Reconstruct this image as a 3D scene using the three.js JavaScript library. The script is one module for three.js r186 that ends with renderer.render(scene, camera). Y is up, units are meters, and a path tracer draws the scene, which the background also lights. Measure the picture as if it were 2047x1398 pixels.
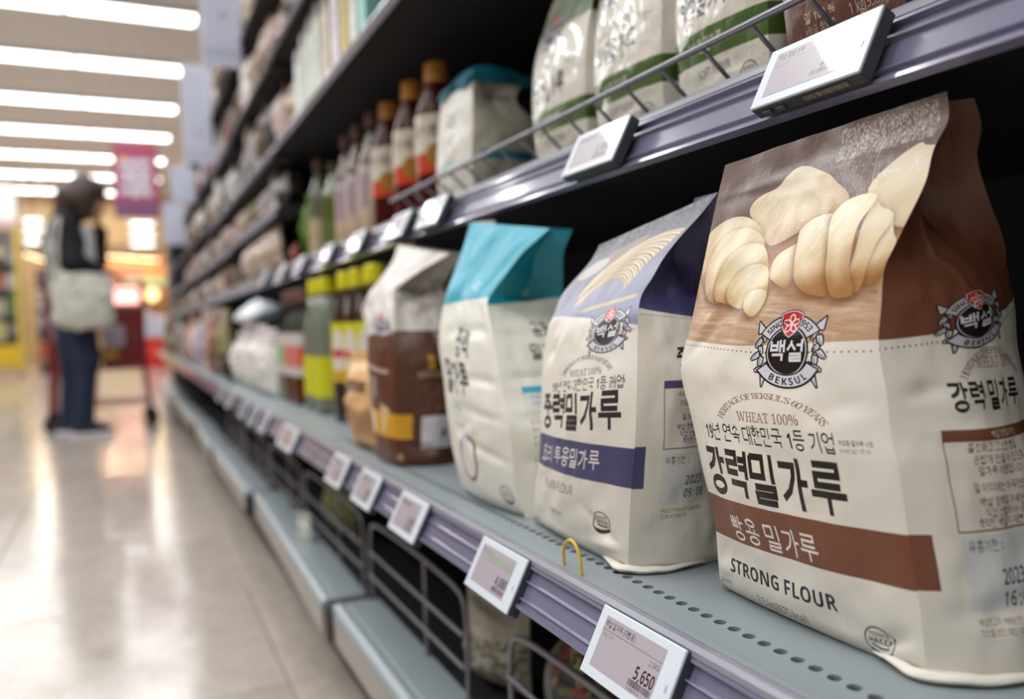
import * as THREE from 'three';
import { RoundedBoxGeometry } from 'three/addons/geometries/RoundedBoxGeometry.js';
import { MarchingCubes } from 'three/addons/objects/MarchingCubes.js';
import { mergeGeometries } from 'three/addons/utils/BufferGeometryUtils.js';
import { createNoise3D } from 'simplex-noise';
import { RectAreaLightUniformsLib } from 'three/addons/lights/RectAreaLightUniformsLib.js';

// ---------------------------------------------------------------- camera, light, exposure
const W = 2047, H = 1398;
const renderer = new THREE.WebGLRenderer({ antialias: true });
renderer.toneMapping = THREE.LinearToneMapping;
renderer.toneMappingExposure = 1.42;
renderer.shadowMap.enabled = true;
RectAreaLightUniformsLib.init();
const scene = new THREE.Scene();
scene.background = new THREE.Color(0x000000);
const EYE = 0.64;
const camera = new THREE.PerspectiveCamera(46.05, W / H, 0.02, 80);
camera.position.set(0, EYE, 0);
camera.up.set(0.0433, 0.9989, -0.0186);
camera.lookAt(0.4237, EYE - 0.0352, -0.9051);
camera.focus = 0.535;
camera.userData.fStop = 3.3;

const CEIL = 3.75, LAMP = { on: 10, glow: 5, len: 1.12, wide: 0.27 };
const LAMP_COLS = [0.19, -0.97, -2.13, -3.29];
const LAMP_ROWS = [1.04, -0.92, -2.88, -4.84, -6.8, -8.75, -10.5, -12.35, -14.2, -16.15, -18.1, -20.1];
// ---------------------------------------------------------------- helpers
function rng(seed) { let a = seed >>> 0; return () => { a = (a + 0x6d2b79f5) | 0; let t = Math.imul(a ^ (a >>> 15), 1 | a); t = (t + Math.imul(t ^ (t >>> 7), 61 | t)) ^ t; return ((t ^ (t >>> 14)) >>> 0) / 4294967296; }; }
const noise = createNoise3D(rng(7));
const lerp = THREE.MathUtils.lerp, clamp = THREE.MathUtils.clamp, smooth = THREE.MathUtils.smoothstep;
const V = (x, y, z) => new THREE.Vector3(x, y, z);
const used = {};
function numbered(name) { const n = used[name] ?? 0; used[name] = n + 1; return n ? `${name}_${String(n).padStart(3, '0')}` : name; }
function shadow(o) { o.castShadow = true; o.receiveShadow = true; return o; }
function tag(o, label, category, group) { o.userData = { label, category }; if (group) o.userData.group = group; return o; }
function thing(name, label, category, pos = [0, 0, 0], turn = 0, group) {
  const o = new THREE.Group(); o.name = numbered(name); o.position.set(...pos); o.rotation.y = turn; tag(o, label, category, group); scene.add(o); return o;
}
function mesh(name, geo, mat, parent) { const m = shadow(new THREE.Mesh(geo, mat)); m.name = parent ? name : numbered(name); (parent ?? scene).add(m); return m; }
function struct(name, geo, mat) { const m = mesh(name, geo, mat); m.userData = { kind: 'structure' }; return m; }
function copy(root, pos, turn, label, group) {
  const c = root.clone(); c.name = numbered(root.name.replace(/_\d+$/, '')); c.userData = { ...root.userData }; scene.add(c);
  c.position.set(...pos); c.rotation.y = turn; if (label) c.userData.label = label; if (group) c.userData.group = group; else delete c.userData.group; return c;
}
const box = (w, h, d, x = 0, y = 0, z = 0) => new THREE.BoxGeometry(w, h, d).translate(x, y, z);
const rbox = (w, h, d, r, x = 0, y = 0, z = 0, s = 2) => new RoundedBoxGeometry(w, h, d, s, r).translate(x, y, z);
const boxAt = (x0, x1, y0, y1, z0, z1) => box(x1 - x0, y1 - y0, z1 - z0, (x0 + x1) / 2, (y0 + y1) / 2, (z0 + z1) / 2);
const cyl = (r0, r1, h, s = 20, x = 0, y = 0, z = 0) => new THREE.CylinderGeometry(r0, r1, h, s).translate(x, y, z);
const tube = (pts, r, seg = 24, rad = 8, tension = 0.5) => new THREE.TubeGeometry(new THREE.CatmullRomCurve3(pts.map((p) => V(...p)), false, 'centripetal', tension), seg, r, rad, false);
function bar(a, b, r, s = 8) { const A = V(...a), B = V(...b), g = new THREE.CylinderGeometry(r, r, A.distanceTo(B), s); g.applyQuaternion(new THREE.Quaternion().setFromUnitVectors(V(0, 1, 0), B.clone().sub(A).normalize())); const m = A.add(B).multiplyScalar(0.5); return g.translate(m.x, m.y, m.z); }
function merged(list) { return mergeGeometries(list.map((g) => { const q = g.index ? g.toNonIndexed() : g; for (const k of Object.keys(q.attributes)) if (!['position', 'normal', 'uv'].includes(k)) q.deleteAttribute(k); return q; })); }
const lathe = (pts, s = 28) => new THREE.LatheGeometry(pts.map((p) => new THREE.Vector2(p[0], p[1])), s);
// a profile in (x, y) drawn out along z from z0 to z1
function extrudeZ(profile, z0, z1) {
  const s = new THREE.Shape(profile.map((p) => new THREE.Vector2(p[0], p[1])));
  return new THREE.ExtrudeGeometry(s, { depth: z1 - z0, bevelEnabled: false }).translate(0, 0, z0);
}
const std = (color, roughness = 0.6, more = {}) => new THREE.MeshStandardMaterial({ color, roughness, ...more });
const phys = (color, roughness = 0.5, more = {}) => new THREE.MeshPhysicalMaterial({ color, roughness, ...more });
// surface from a function of (u, v); v = 1 is the top row of a canvas
function sheet(f, nu, nv, flip = false) {
  const pos = [], uv = [], idx = [];
  for (let j = 0; j <= nv; j++) for (let i = 0; i <= nu; i++) { const p = f(i / nu, j / nv); pos.push(p.x, p.y, p.z); uv.push(i / nu, j / nv); }
  for (let j = 0; j < nv; j++) for (let i = 0; i < nu; i++) {
    const a = j * (nu + 1) + i, b = a + 1, c = a + nu + 1, d = c + 1;
    if (flip) idx.push(a, c, b, b, c, d); else idx.push(a, b, c, b, d, c);
  }
  const g = new THREE.BufferGeometry(); g.setAttribute('position', new THREE.Float32BufferAttribute(pos, 3)); g.setAttribute('uv', new THREE.Float32BufferAttribute(uv, 2)); g.setIndex(idx); g.computeVertexNormals(); return g;
}
// ---------------------------------------------------------------- canvases
function canvas(w, h, draw) { const c = document.createElement('canvas'); c.width = w; c.height = h; const x = c.getContext('2d'); draw(x, w, h); return c; }
function tex(w, h, draw, color = true) {
  const t = new THREE.CanvasTexture(canvas(w, h, draw)); t.magFilter = THREE.LinearFilter; if (color) t.colorSpace = THREE.SRGBColorSpace; return t;
}
function dataTex(n, f, rep) {
  const d = new Uint8Array(n * n * 4);
  for (let j = 0; j < n; j++) for (let i = 0; i < n; i++) { const v = f(i / n, j / n), k = (j * n + i) * 4, a = Array.isArray(v) ? v : [v, v, v]; for (let c = 0; c < 3; c++) d[k + c] = clamp(Math.round(a[c] * 255), 0, 255); d[k + 3] = 255; }
  const t = new THREE.DataTexture(d, n, n); t.magFilter = THREE.LinearFilter; t.wrapS = t.wrapT = THREE.RepeatWrapping; if (rep) t.repeat.set(...rep); t.needsUpdate = true; return t;
}
// noise that repeats over the unit square
const tile = (u, v, s, k = 0) => { const a = u * 2 * Math.PI, b = v * 2 * Math.PI, r = s / (2 * Math.PI); return 0.5 * (noise(Math.cos(a) * r + k, Math.sin(a) * r, Math.cos(b) * r) + noise(Math.sin(b) * r + k, Math.cos(a) * r + 9, Math.sin(a) * r + 3)); };
// ---------------------------------------------------------------- Hangul drawn with strokes
const JA = {
  'ㄱ': [[[0.02, 0.08], [0.92, 0.08], [0.86, 0.98]]], 'ㄱd': [[[0.02, 0.08], [0.95, 0.08], [0.9, 0.4], [0.6, 0.75], [0.05, 1]]],
  'ㄴ': [[[0.06, 0], [0.06, 0.9], [1, 0.9]]], 'ㄷ': [[[0.98, 0.08], [0.06, 0.08], [0.06, 0.92], [1, 0.92]]],
  'ㄹ': [[[0.02, 0.04], [0.94, 0.04], [0.94, 0.5], [0.06, 0.5], [0.06, 0.96], [1, 0.96]]], 'ㅁ': [[[0.06, 0.06], [0.94, 0.06], [0.94, 0.94], [0.06, 0.94], [0.06, 0.02]]],
  'ㅂ': [[[0.08, 0], [0.08, 0.94], [0.92, 0.94], [0.92, 0]], [[0.08, 0.48], [0.92, 0.48]]], 'ㅅ': [[[0.5, 0], [0.45, 0.4], [0, 1]], [[0.5, 0.35], [1, 1]]],
  'ㅇ': 'o', 'ㅈ': [[[0.02, 0.06], [0.98, 0.06]], [[0.5, 0.06], [0.42, 0.5], [0, 1]], [[0.5, 0.45], [1, 1]]],
  'ㅊ': [[[0.3, -0.1], [0.7, -0.1]], [[0.02, 0.18], [0.98, 0.18]], [[0.5, 0.18], [0.42, 0.56], [0, 1]], [[0.5, 0.5], [1, 1]]],
  'ㅋ': [[[0.02, 0.08], [0.92, 0.08], [0.86, 0.98]], [[0.02, 0.5], [0.9, 0.5]]], 'ㅌ': [[[0.98, 0.06], [0.06, 0.06], [0.06, 0.94], [1, 0.94]], [[0.06, 0.5], [0.95, 0.5]]],
  'ㅍ': [[[0, 0.06], [1, 0.06]], [[0, 0.94], [1, 0.94]], [[0.3, 0.06], [0.3, 0.94]], [[0.7, 0.06], [0.7, 0.94]]], 'ㅎ': [[[0.3, -0.12], [0.7, -0.12]], [[0, 0.14], [1, 0.14]], 'h'],
};
const CHO = 'ㄱ,ㄱㄱ,ㄴ,ㄷ,ㄷㄷ,ㄹ,ㅁ,ㅂ,ㅂㅂ,ㅅ,ㅅㅅ,ㅇ,ㅈ,ㅈㅈ,ㅊ,ㅋ,ㅌ,ㅍ,ㅎ'.split(',');
const JON = ',ㄱ,ㄱㄱ,ㄱㅅ,ㄴ,ㄴㅈ,ㄴㅎ,ㄷ,ㄹ,ㄹㄱ,ㄹㅁ,ㄹㅂ,ㄹㅅ,ㄹㅌ,ㄹㅍ,ㄹㅎ,ㅁ,ㅂ,ㅂㅅ,ㅅ,ㅅㅅ,ㅇ,ㅈ,ㅊ,ㅋ,ㅌ,ㅍ,ㅎ'.split(',');
// medials: v = vertical strokes, h = horizontal strokes, each in its own box
const vs = (x) => [[x, 0], [x, 1]];
const MV = { a: [vs(0.25), [[0.25, 0.46], [1, 0.46]]], ae: [vs(0.22), vs(0.9), [[0.22, 0.48], [0.9, 0.48]]], ya: [vs(0.25), [[0.25, 0.32], [1, 0.32]], [[0.25, 0.62], [1, 0.62]]], eo: [vs(0.85), [[0, 0.46], [0.85, 0.46]]], e: [vs(0.5), vs(0.95), [[0, 0.46], [0.5, 0.46]]], yeo: [vs(0.85), [[0, 0.32], [0.85, 0.32]], [[0, 0.62], [0.85, 0.62]]], ye: [vs(0.5), vs(0.95), [[0, 0.32], [0.5, 0.32]], [[0, 0.62], [0.5, 0.62]]], i: [vs(0.6)] };
const MH = { o: [[[0, 0.8], [1, 0.8]], [[0.5, 0.05], [0.5, 0.8]]], yo: [[[0, 0.8], [1, 0.8]], [[0.33, 0.05], [0.33, 0.8]], [[0.67, 0.05], [0.67, 0.8]]], u: [[[0, 0.15], [1, 0.15]], [[0.5, 0.15], [0.5, 1]]], yu: [[[0, 0.15], [1, 0.15]], [[0.33, 0.15], [0.33, 1]], [[0.67, 0.15], [0.67, 1]]], eu: [[[0, 0.5], [1, 0.5]]] };
const JUNG = [['a'], ['ae'], ['ya'], ['ya'], ['eo'], ['e'], ['yeo'], ['ye'], [, 'o'], ['a', 'o'], ['ae', 'o'], ['i', 'o'], [, 'yo'], [, 'u'], ['eo', 'u'], ['e', 'u'], ['i', 'u'], [, 'yu'], [, 'eu'], ['i', 'eu'], ['i']];
function strokes(x, list, b, S, ox, oy) {
  for (const s of list) {
    if (s === 'h') { x.beginPath(); x.ellipse(ox + (b[0] + b[2] * 0.5) * S, oy + (b[1] + b[3] * 0.68) * S, b[2] * 0.36 * S, b[3] * 0.3 * S, 0, 0, 7); x.stroke(); continue; }
    x.beginPath(); s.forEach((p, i) => x[i ? 'lineTo' : 'moveTo'](ox + (b[0] + p[0] * b[2]) * S, oy + (b[1] + p[1] * b[3]) * S)); x.stroke();
  }
}
function jamo(x, key, b, S, ox, oy, diag) {
  const parts = [...key];
  parts.forEach((k, i) => {
    const q = [b[0] + (b[2] / parts.length) * i * 1.05, b[1], (b[2] / parts.length) * (parts.length > 1 ? 0.88 : 1), b[3]], d = JA[k === 'ㄱ' && diag ? 'ㄱd' : k];
    if (d === 'o') { x.beginPath(); x.ellipse(ox + (q[0] + q[2] / 2) * S, oy + (q[1] + q[3] / 2) * S, q[2] * 0.46 * S, q[3] * 0.46 * S, 0, 0, 7); x.stroke(); } else strokes(x, d, q, S, ox, oy);
  });
}
// text with its left end at x0 and the glyphs' top at y0; S is the glyph's height, wx its width against that
function hangul(x, text, x0, y0, S, { weight = 0.1, wx = 0.86, gap = 0.08, color } = {}) {
  x.save(); x.translate(x0, y0); x.scale(wx, 1); x.lineCap = 'butt'; x.lineJoin = 'miter'; x.miterLimit = 3; x.lineWidth = S * weight; if (color) { x.strokeStyle = color; x.fillStyle = color; }
  let ox = 0;
  for (const ch of text) {
    const n = ch.charCodeAt(0) - 0xac00;
    if (ch === ' ') { ox += S * 0.34; continue; }
    if (n < 0 || n > 11171) { x.font = `${weight > 0.085 ? 'bold ' : ''}${S * 1.05}px sans-serif`; x.textBaseline = 'alphabetic'; x.fillText(ch, ox, S * 0.93); ox += x.measureText(ch).width + S * gap * 0.6; continue; }
    const c = CHO[Math.floor(n / 588)], [mv, mh] = JUNG[Math.floor((n % 588) / 28)], j = JON[n % 28];
    if (mv && !mh) {
      jamo(x, c, j ? [0.04, 0.05, 0.5, 0.44] : [0.04, 0.1, 0.5, 0.72], S, ox, 0, true);
      strokes(x, MV[mv], j ? [0.6, 0, 0.36, 0.58] : [0.6, 0, 0.36, 1], S, ox, 0);
      if (j) jamo(x, j, [0.14, 0.66, 0.72, 0.32], S, ox, 0);
    } else if (mh && !mv) {
      jamo(x, c, j ? [0.16, 0.02, 0.68, 0.27] : [0.14, 0.04, 0.72, 0.42], S, ox, 0);
      strokes(x, MH[mh], j ? [0, 0.34, 1, 0.26] : [0, 0.54, 1, 0.44], S, ox, 0);
      if (j) jamo(x, j, [0.16, 0.68, 0.68, 0.3], S, ox, 0);
    } else {
      jamo(x, c, j ? [0.06, 0.02, 0.46, 0.28] : [0.06, 0.06, 0.46, 0.36], S, ox, 0);
      strokes(x, MH[mh], j ? [0, 0.34, 0.6, 0.2] : [0, 0.5, 0.62, 0.3], S, ox, 0);
      strokes(x, MV[mv], j ? [0.64, 0, 0.34, 0.6] : [0.66, 0, 0.32, 1], S, ox, 0);
      if (j) jamo(x, j, [0.14, 0.68, 0.72, 0.3], S, ox, 0);
    }
    ox += S * (1 + gap);
  }
  x.restore(); return ox * wx;
}
function latin(x, text, x0, y0, px, font, color, sx = 1, align = 'left') { x.save(); x.translate(x0, y0); x.scale(sx, 1); x.font = `${font.includes('bold') ? 'bold ' : ''}${px}px ${font.replace('bold ', '')}`; x.fillStyle = color; x.textAlign = align; x.textBaseline = 'alphabetic'; x.fillText(text, 0, 0); x.restore(); }
function arcText(x, text, cx, cy, r, mid, px, font, color, spread, up = true) {
  x.font = `${font.includes('bold') ? 'bold ' : ''}${px}px ${font.replace('bold ', '')}`; x.fillStyle = color; x.textAlign = 'center'; x.textBaseline = 'middle';
  const w = [...text].map((c) => x.measureText(c).width), total = w.reduce((a, b) => a + b, 0); let a = mid + (up ? -1 : 1) * spread / 2;
  [...text].forEach((c, i) => { const s = (w[i] / total) * spread; a += (up ? 1 : -1) * s / 2; x.save(); x.translate(cx + Math.cos(a) * r, cy + Math.sin(a) * r); x.rotate(a + (up ? Math.PI / 2 : -Math.PI / 2)); x.fillText(c, 0, 0); x.restore(); a += (up ? 1 : -1) * s / 2; });
}
const poly = (x, pts, fill, stroke, lw) => { x.beginPath(); pts.forEach((p, i) => x[i ? 'lineTo' : 'moveTo'](p[0], p[1])); x.closePath(); if (fill) { x.fillStyle = fill; x.fill(); } if (stroke) { x.strokeStyle = stroke; x.lineWidth = lw; x.stroke(); } };
// closed smooth outline through points
function blob(x, pts) { const n = pts.length, m = (a, b) => [(a[0] + b[0]) / 2, (a[1] + b[1]) / 2]; x.beginPath(); let s = m(pts[n - 1], pts[0]); x.moveTo(...s); for (let i = 0; i < n; i++) { const e = m(pts[i], pts[(i + 1) % n]); x.quadraticCurveTo(...pts[i], ...e); } x.closePath(); }
// ---------------------------------------------------------------- shared textures and materials
const fineBump = dataTex(256, (u, v) => 0.5 + 0.25 * tile(u, v, 40) + 0.2 * tile(u, v, 90, 4));
const crumple = dataTex(512, (u, v) => { let s = 0, a = 1; for (const f of [5, 11, 24]) { s += a * (1 - Math.abs(tile(u, v, f, f))); a *= 0.5; } return 0.55 * s - 0.15 + 0.04 * tile(u, v, 120); });
const brushed = dataTex(256, (u, v) => 0.5 + 0.3 * tile(u, v, 6, 2) + 0.15 * tile(u, v, 60, 5));
const M = {
  ceiling: std('#f4efea', 0.9, { bumpMap: fineBump, bumpScale: 0.001 }), wall: std('#d8cfc2', 0.85), white: std('#e8e8ea', 0.55),
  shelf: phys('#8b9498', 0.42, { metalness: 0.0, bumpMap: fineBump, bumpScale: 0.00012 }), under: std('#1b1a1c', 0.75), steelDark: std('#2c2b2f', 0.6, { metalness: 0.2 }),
  rail: phys('#77758f', 0.26, { clearcoat: 1, clearcoatRoughness: 0.1, bumpMap: fineBump, bumpScale: 0.00015 }), lip: phys('#8e8f9c', 0.32, { clearcoat: 0.6, clearcoatRoughness: 0.2 }), ridge: phys('#a6a4bd', 0.25, { clearcoat: 1, clearcoatRoughness: 0.1 }),
  deck: phys('#a3aeb3', 0.38, { metalness: 0.1, bumpMap: brushed, bumpScale: 0.0003 }), deckFront: phys('#a59f98', 0.42), kick: std('#4a423c', 0.7), railFar: phys('#6f6c7a', 0.55), wire: phys('#8d8b91', 0.38, { metalness: 0.55 }), chrome: phys('#8d8f9a', 0.28, { metalness: 0.6 }),
  tagDark: std('#3c4249', 0.5), tagWhite: phys('#dbe3ec', 0.35, { clearcoat: 0.5, clearcoatRoughness: 0.08 }), black: std('#121214', 0.5),
};
// ---------------------------------------------------------------- room shell
{
  const floor = new THREE.Group(); floor.name = 'floor'; floor.userData = { kind: 'structure' }; scene.add(floor);
  const mottle = (k) => dataTex(256, (u, v) => { const n = 0.5 + 0.12 * tile(u, v, 7, k) + 0.08 * tile(u, v, 30, k + 3) + 0.05 * tile(u, v, 90, k + 6); return [0.93 * n + 0.42, 0.9 * n + 0.42, 0.86 * n + 0.42]; });
  const rough = dataTex(256, (u, v) => 0.72 + 0.22 * tile(u, v, 5, 31) + 0.1 * tile(u, v, 26, 8));
  const mats = [1, 12, 23].map((k, i) => phys(['#b7aea5', '#b4aba1', '#bab1a8'][i], 0.2, { map: mottle(k), roughnessMap: rough, specularIntensity: 0.8 }));
  mesh('floor_slab', boxAt(-11, 5, -0.12, -0.006, -21, 6), std('#8a7f74', 0.8), floor);
  const T = 0.6, g = rbox(T - 0.003, 0.006, T - 0.003, 0.0012, 0, -0.003, 0, 1), r = rng(3);
  for (let i = -6; i <= 0; i++) for (let j = 0; j < 20; j++) { const t = mesh('floor_tile', g, mats[Math.floor(r() * 3)], floor); t.position.set(0.24 + T * (i + 0.5), 0, -0.3 - T * (j + 0.5)); }
  const xs = [[-11, 0.24 - 6 * T, -21, 6], [0.24 + T, 5, -21, 6], [0.24 - 6 * T, 0.24 + T, -21, -0.3 - 20 * T], [0.24 - 6 * T, 0.24 + T, -0.3, 6]];
  for (const [a, b, c, d] of xs) { const q = mesh('floor_sheet', boxAt(a, b, -0.006, 0, c, d), mats[0], floor); q.geometry.attributes.uv.needsUpdate = true; const p = q.geometry.attributes.position, u = q.geometry.attributes.uv; for (let i = 0; i < p.count; i++) u.setXY(i, p.getX(i) / T, p.getZ(i) / T); }
  struct('ceiling', boxAt(-11, 5, CEIL, CEIL + 0.15, -21, 6), M.ceiling);
  struct('wall_left', boxAt(-11.15, -11, 0, CEIL, -21, 6), M.wall);
  struct('wall_right', boxAt(5, 5.15, 0, CEIL, -21, 6), M.wall);
  struct('wall_back', boxAt(-11, 5, 0, CEIL, -21.15, -21), std('#c9a678', 0.85));
  struct('wall_front', boxAt(-11, 5, 0, CEIL, 6, 6.15), M.wall);
}
// ---------------------------------------------------------------- ceiling lights
{
  const housing = rbox(LAMP.len + 0.05, 0.05, LAMP.wide + 0.06, 0.012, 0, -0.025, 0), one = rbox(LAMP.len, 0.016, LAMP.wide, 0.006, 0, -0.054, 0), half = [-1, 1].map((k) => rbox(LAMP.len, 0.016, 0.105, 0.006, 0, -0.054, k * 0.082));
  const glow = std('#ffffff', 0.5, { emissive: new THREE.Color(0.96, 0.98, 1.0), emissiveIntensity: LAMP.glow });
  const colWord = ['nearest the shelving', 'second from the shelving', 'third from the shelving', 'fourth from the shelving'], rowWord = ['first', 'second', 'third', 'fourth', 'fifth', 'sixth', 'last'];
  LAMP_ROWS.forEach((z, i) => LAMP_COLS.forEach((x, j) => {
    const seen = i >= 5, twin = !seen && j < 2; if (seen && j > 2) return;
    const t = thing('ceiling_light', seen ? `long white ceiling light, ${rowWord[i - 5]} visible row, ${colWord[j]}` : 'long white ceiling light above the near part of the aisle', 'light', [x, CEIL, z], 0, seen ? undefined : 'ceiling lights over the near aisle');
    mesh('housing', housing, M.white, t); for (const g of twin ? half : [one]) mesh('diffuser', g, glow, t);
    for (const dz of twin ? [-0.082, 0.082] : [0]) { const l = new THREE.RectAreaLight(new THREE.Color(0.975, 0.985, 1.0), LAMP.on * (twin ? 1.28 : 1), LAMP.len, twin ? 0.105 : LAMP.wide); l.position.set(0, -0.068, dz); l.rotation.x = -Math.PI / 2; l.name = 'ceiling_light_lamp'; l.castShadow = true; t.add(l); }
  }));
}
// ---------------------------------------------------------------- shelving
const TILT = 27.5 * Math.PI / 180, TS = Math.sin(TILT), TC = Math.cos(TILT);
const LIP0 = 0.29, LIPU = 0.417, DECK = 0.17, BACK = 0.87, BAY = 1.06, JOINT = -1.39;
// price rail in its own frame: s runs down the slanted face from the lip, n outwards
function railParts(lx, ly, len) {
  const at = (s, n) => [lx - TS * s - TC * n, ly - TC * s + TS * n];
  const face = [[0.006, 0], [0.007, 0.0012], [0.0095, 0.0012], [0.0105, -0.0028], [0.0185, -0.0028], [0.0192, 0.0002], [0.0202, 0.0004], [0.021, -0.0024], [0.032 * len / 0.041, -0.0024], [0.0326 * len / 0.041, 0.0002], [0.0336 * len / 0.041, 0.0004], [0.0345 * len / 0.041, -0.0024], [len - 0.004, -0.0022], [len - 0.0028, 0.001], [len, 0.0008], [len, -0.006], [0.006, -0.006]];
  const lip = [[-0.0005, -0.012], [-0.0025, -0.003], [-0.0005, 0.0022], [0.003, 0.0028], [0.0064, 0.0016], [0.0064, -0.012]];
  return [face.map((p) => at(...p)), lip.map((p) => at(...p))];
}
const RAIL = { low: 0.0415, up: 0.052 };
const bayWord = ['nearest', 'flour', 'bottle', 'sugar', 'fourth', 'fifth', 'sixth', 'seventh', 'farthest'];
// heights of the shelves above the first two, bay by bay
const LEVELS = [[1.18, 1.5], [1.18, 1.5], [1.18, 1.44, 1.68], [1.0, 1.17, 1.43, 1.67], [0.99, 1.17, 1.41, 1.66], [0.99, 1.2, 1.45, 1.7], [1.0, 1.2, 1.45, 1.7], [1.0, 1.2, 1.45, 1.7], [1.0, 1.2, 1.45, 1.7]];
const SKEW = [0, 0.006, 0.026, 0.004, 0.018, -0.006, 0, 0, 0];
const plinthTurn = (g, k, z) => g.translate(-0.36, 0, -z).rotateY(-SKEW[k]).translate(0.36, 0, z);
function shelfBoard(bay, y, lx, z0, z1, len, holes, far) {
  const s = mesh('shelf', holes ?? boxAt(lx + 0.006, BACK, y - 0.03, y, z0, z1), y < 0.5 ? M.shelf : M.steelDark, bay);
  const [face, lip] = railParts(lx, y, len);
  mesh('price_rail', extrudeZ(face, z0, z1), far ? M.railFar : M.rail, s); mesh('rail_lip', extrudeZ(lip, z0, z1), M.lip, s);
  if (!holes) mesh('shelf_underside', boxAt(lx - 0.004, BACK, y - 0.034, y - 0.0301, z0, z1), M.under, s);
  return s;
}
for (let k = 0; k < 9; k++) {
  const z1 = (k ? k === 1 ? -0.1 : JOINT + BAY * (2 - k) : 0.96) - 0.002, z0 = (k ? JOINT + BAY * (1 - k) : -0.1) + 0.002;
  const bay = thing('gondola_shelving', k === 8 ? 'dark metal shelving bay at the farthest end of the right-hand run' : ['dark shelving bay at the right edge beside the strong flour', 'dark metal shelving bay holding the large flour bags', 'dark metal shelving bay holding the tall yellow-capped bottles', 'dark metal shelving bay holding the white sugar bags', 'shelving bay just beyond the white sugar bags', 'shelving bay beyond the second grey upright sign', 'shelving bay with packets near the third upright sign', 'shelving bay next to last before the far end'][k], 'shelving');
  mesh('back_panel', boxAt(BACK, BACK + 0.03, 0, 2.1, z0, z1), M.steelDark, bay);
  for (const z of [z0 + 0.018, z1 - 0.018]) mesh('upright', boxAt(BACK - 0.035, BACK, 0.17, 2.1, z - 0.016, z + 0.016), M.steelDark, bay);
  let holes;
  if (k === 1) {
    const sh = new THREE.Shape([[0, 0], [BACK - LIP0 - 0.006, 0], [BACK - LIP0 - 0.006, z1 - z0], [0, z1 - z0]].map((p) => new THREE.Vector2(...p)));
    for (let z = -0.482 + 0.013 * 27; z > z0 + 0.02; z -= 0.013) { const h = new THREE.Path(); h.absellipse(0.3258 - LIP0 - 0.006, z1 - z, 0.004, 0.004, 0, 2 * Math.PI); sh.holes.push(h); }
    const plate = new THREE.ExtrudeGeometry(sh, { depth: 0.0025, bevelEnabled: false, curveSegments: 7 }).rotateX(Math.PI / 2).rotateY(0);
    plate.applyMatrix4(new THREE.Matrix4().set(1, 0, 0, LIP0 + 0.006, 0, 1, 0, 0.449, 0, 0, -1, z1, 0, 0, 0, 1));
    const p = plate; const a = p.attributes.position; for (let i = 0; i < a.count; i += 3) { const q = [0, 1, 2].map((c) => a.getComponent(i + 1, c)), w = [0, 1, 2].map((c) => a.getComponent(i + 2, c)); w.forEach((v, c) => a.setComponent(i + 1, c, v)); q.forEach((v, c) => a.setComponent(i + 2, c, v)); }
    p.computeVertexNormals(); holes = p;
  }
  const s = shelfBoard(bay, 0.449, LIP0, z0, z1, RAIL.low, holes);
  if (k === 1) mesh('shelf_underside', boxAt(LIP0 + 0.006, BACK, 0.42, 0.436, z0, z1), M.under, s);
  shelfBoard(bay, 0.814, LIPU, z0, z1, RAIL.up, undefined, k > 2);
  for (const y of LEVELS[k]) shelfBoard(bay, y, LIPU, z0, z1, 0.045, undefined, k > 2);
  const jog = [0, 0, -0.004, 0.004, -0.003, 0.006, 0, 0, 0][k];
  mesh('base_deck', plinthTurn(extrudeZ([[0.297, 0.15], [0.289, 0.152], [0.286, 0.16], [0.289, 0.168], [0.297, 0.1715], [0.309, 0.1695], [0.312, 0.1705], [0.315, 0.1702], [0.366, 0.17], [0.366, 0.15]].map((p) => [p[0] + (p[0] < 0.5 ? jog : 0), p[1]]), z0 + 0.014, z1 - 0.014), k, z1), M.deck, bay);
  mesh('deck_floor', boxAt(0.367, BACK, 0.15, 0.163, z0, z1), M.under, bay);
  mesh('plinth_panel', plinthTurn(extrudeZ([[0.2865, 0.155], [0.2875, 0.108], [0.297, 0.104], [0.305, 0.104], [0.305, 0.15]].map((p) => [p[0] + jog, p[1]]), z0 + 0.014, z1 - 0.014), k, z1), M.deckFront, bay);
  mesh('kick_plate', boxAt(0.345, 0.36, 0, 0.15, z0, z1), M.kick, bay);
  mesh('joint_bracket', boxAt(0.288, 0.372, 0.108, 0.163, z0 - 0.002, z0 + 0.0135), M.steelDark, bay);
  mesh('top_rail', boxAt(BACK - 0.02, BACK + 0.03, 2.1, 2.13, z0, z1), M.steelDark, bay);
}
// ---------------------------------------------------------------- wire fronts
function wireFront(z0, z1, label) {
  const t = thing('wire_guard', label, 'wire fence'), x = 0.362, ys = [0.305, 0.256, 0.215], r = 0.026;
  const frame = [[x, DECK + 0.0005, z0], [x, ys[0] - r, z0], [x, ys[0] - r * 0.3, z0 + r * 0.3], [x, ys[0], z0 + r], [x, ys[0], z1 - r], [x, ys[0] - r * 0.3, z1 - r * 0.3], [x, ys[0] - r, z1], [x, DECK + 0.0005, z1]];
  mesh('wire_frame', tube(frame, 0.0036, 90, 8), M.wire, t);
  for (const y of ys.slice(1)) mesh('wire', bar([x - 0.004, y, z0], [x - 0.004, y, z1], 0.0028), M.wire, t);
  mesh('wire', bar([x + 0.004, DECK + 0.0005, lerp(z0, z1, 0.62)], [x + 0.004, ys[0], lerp(z0, z1, 0.62)], 0.0032), M.wire, t);
}
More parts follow.
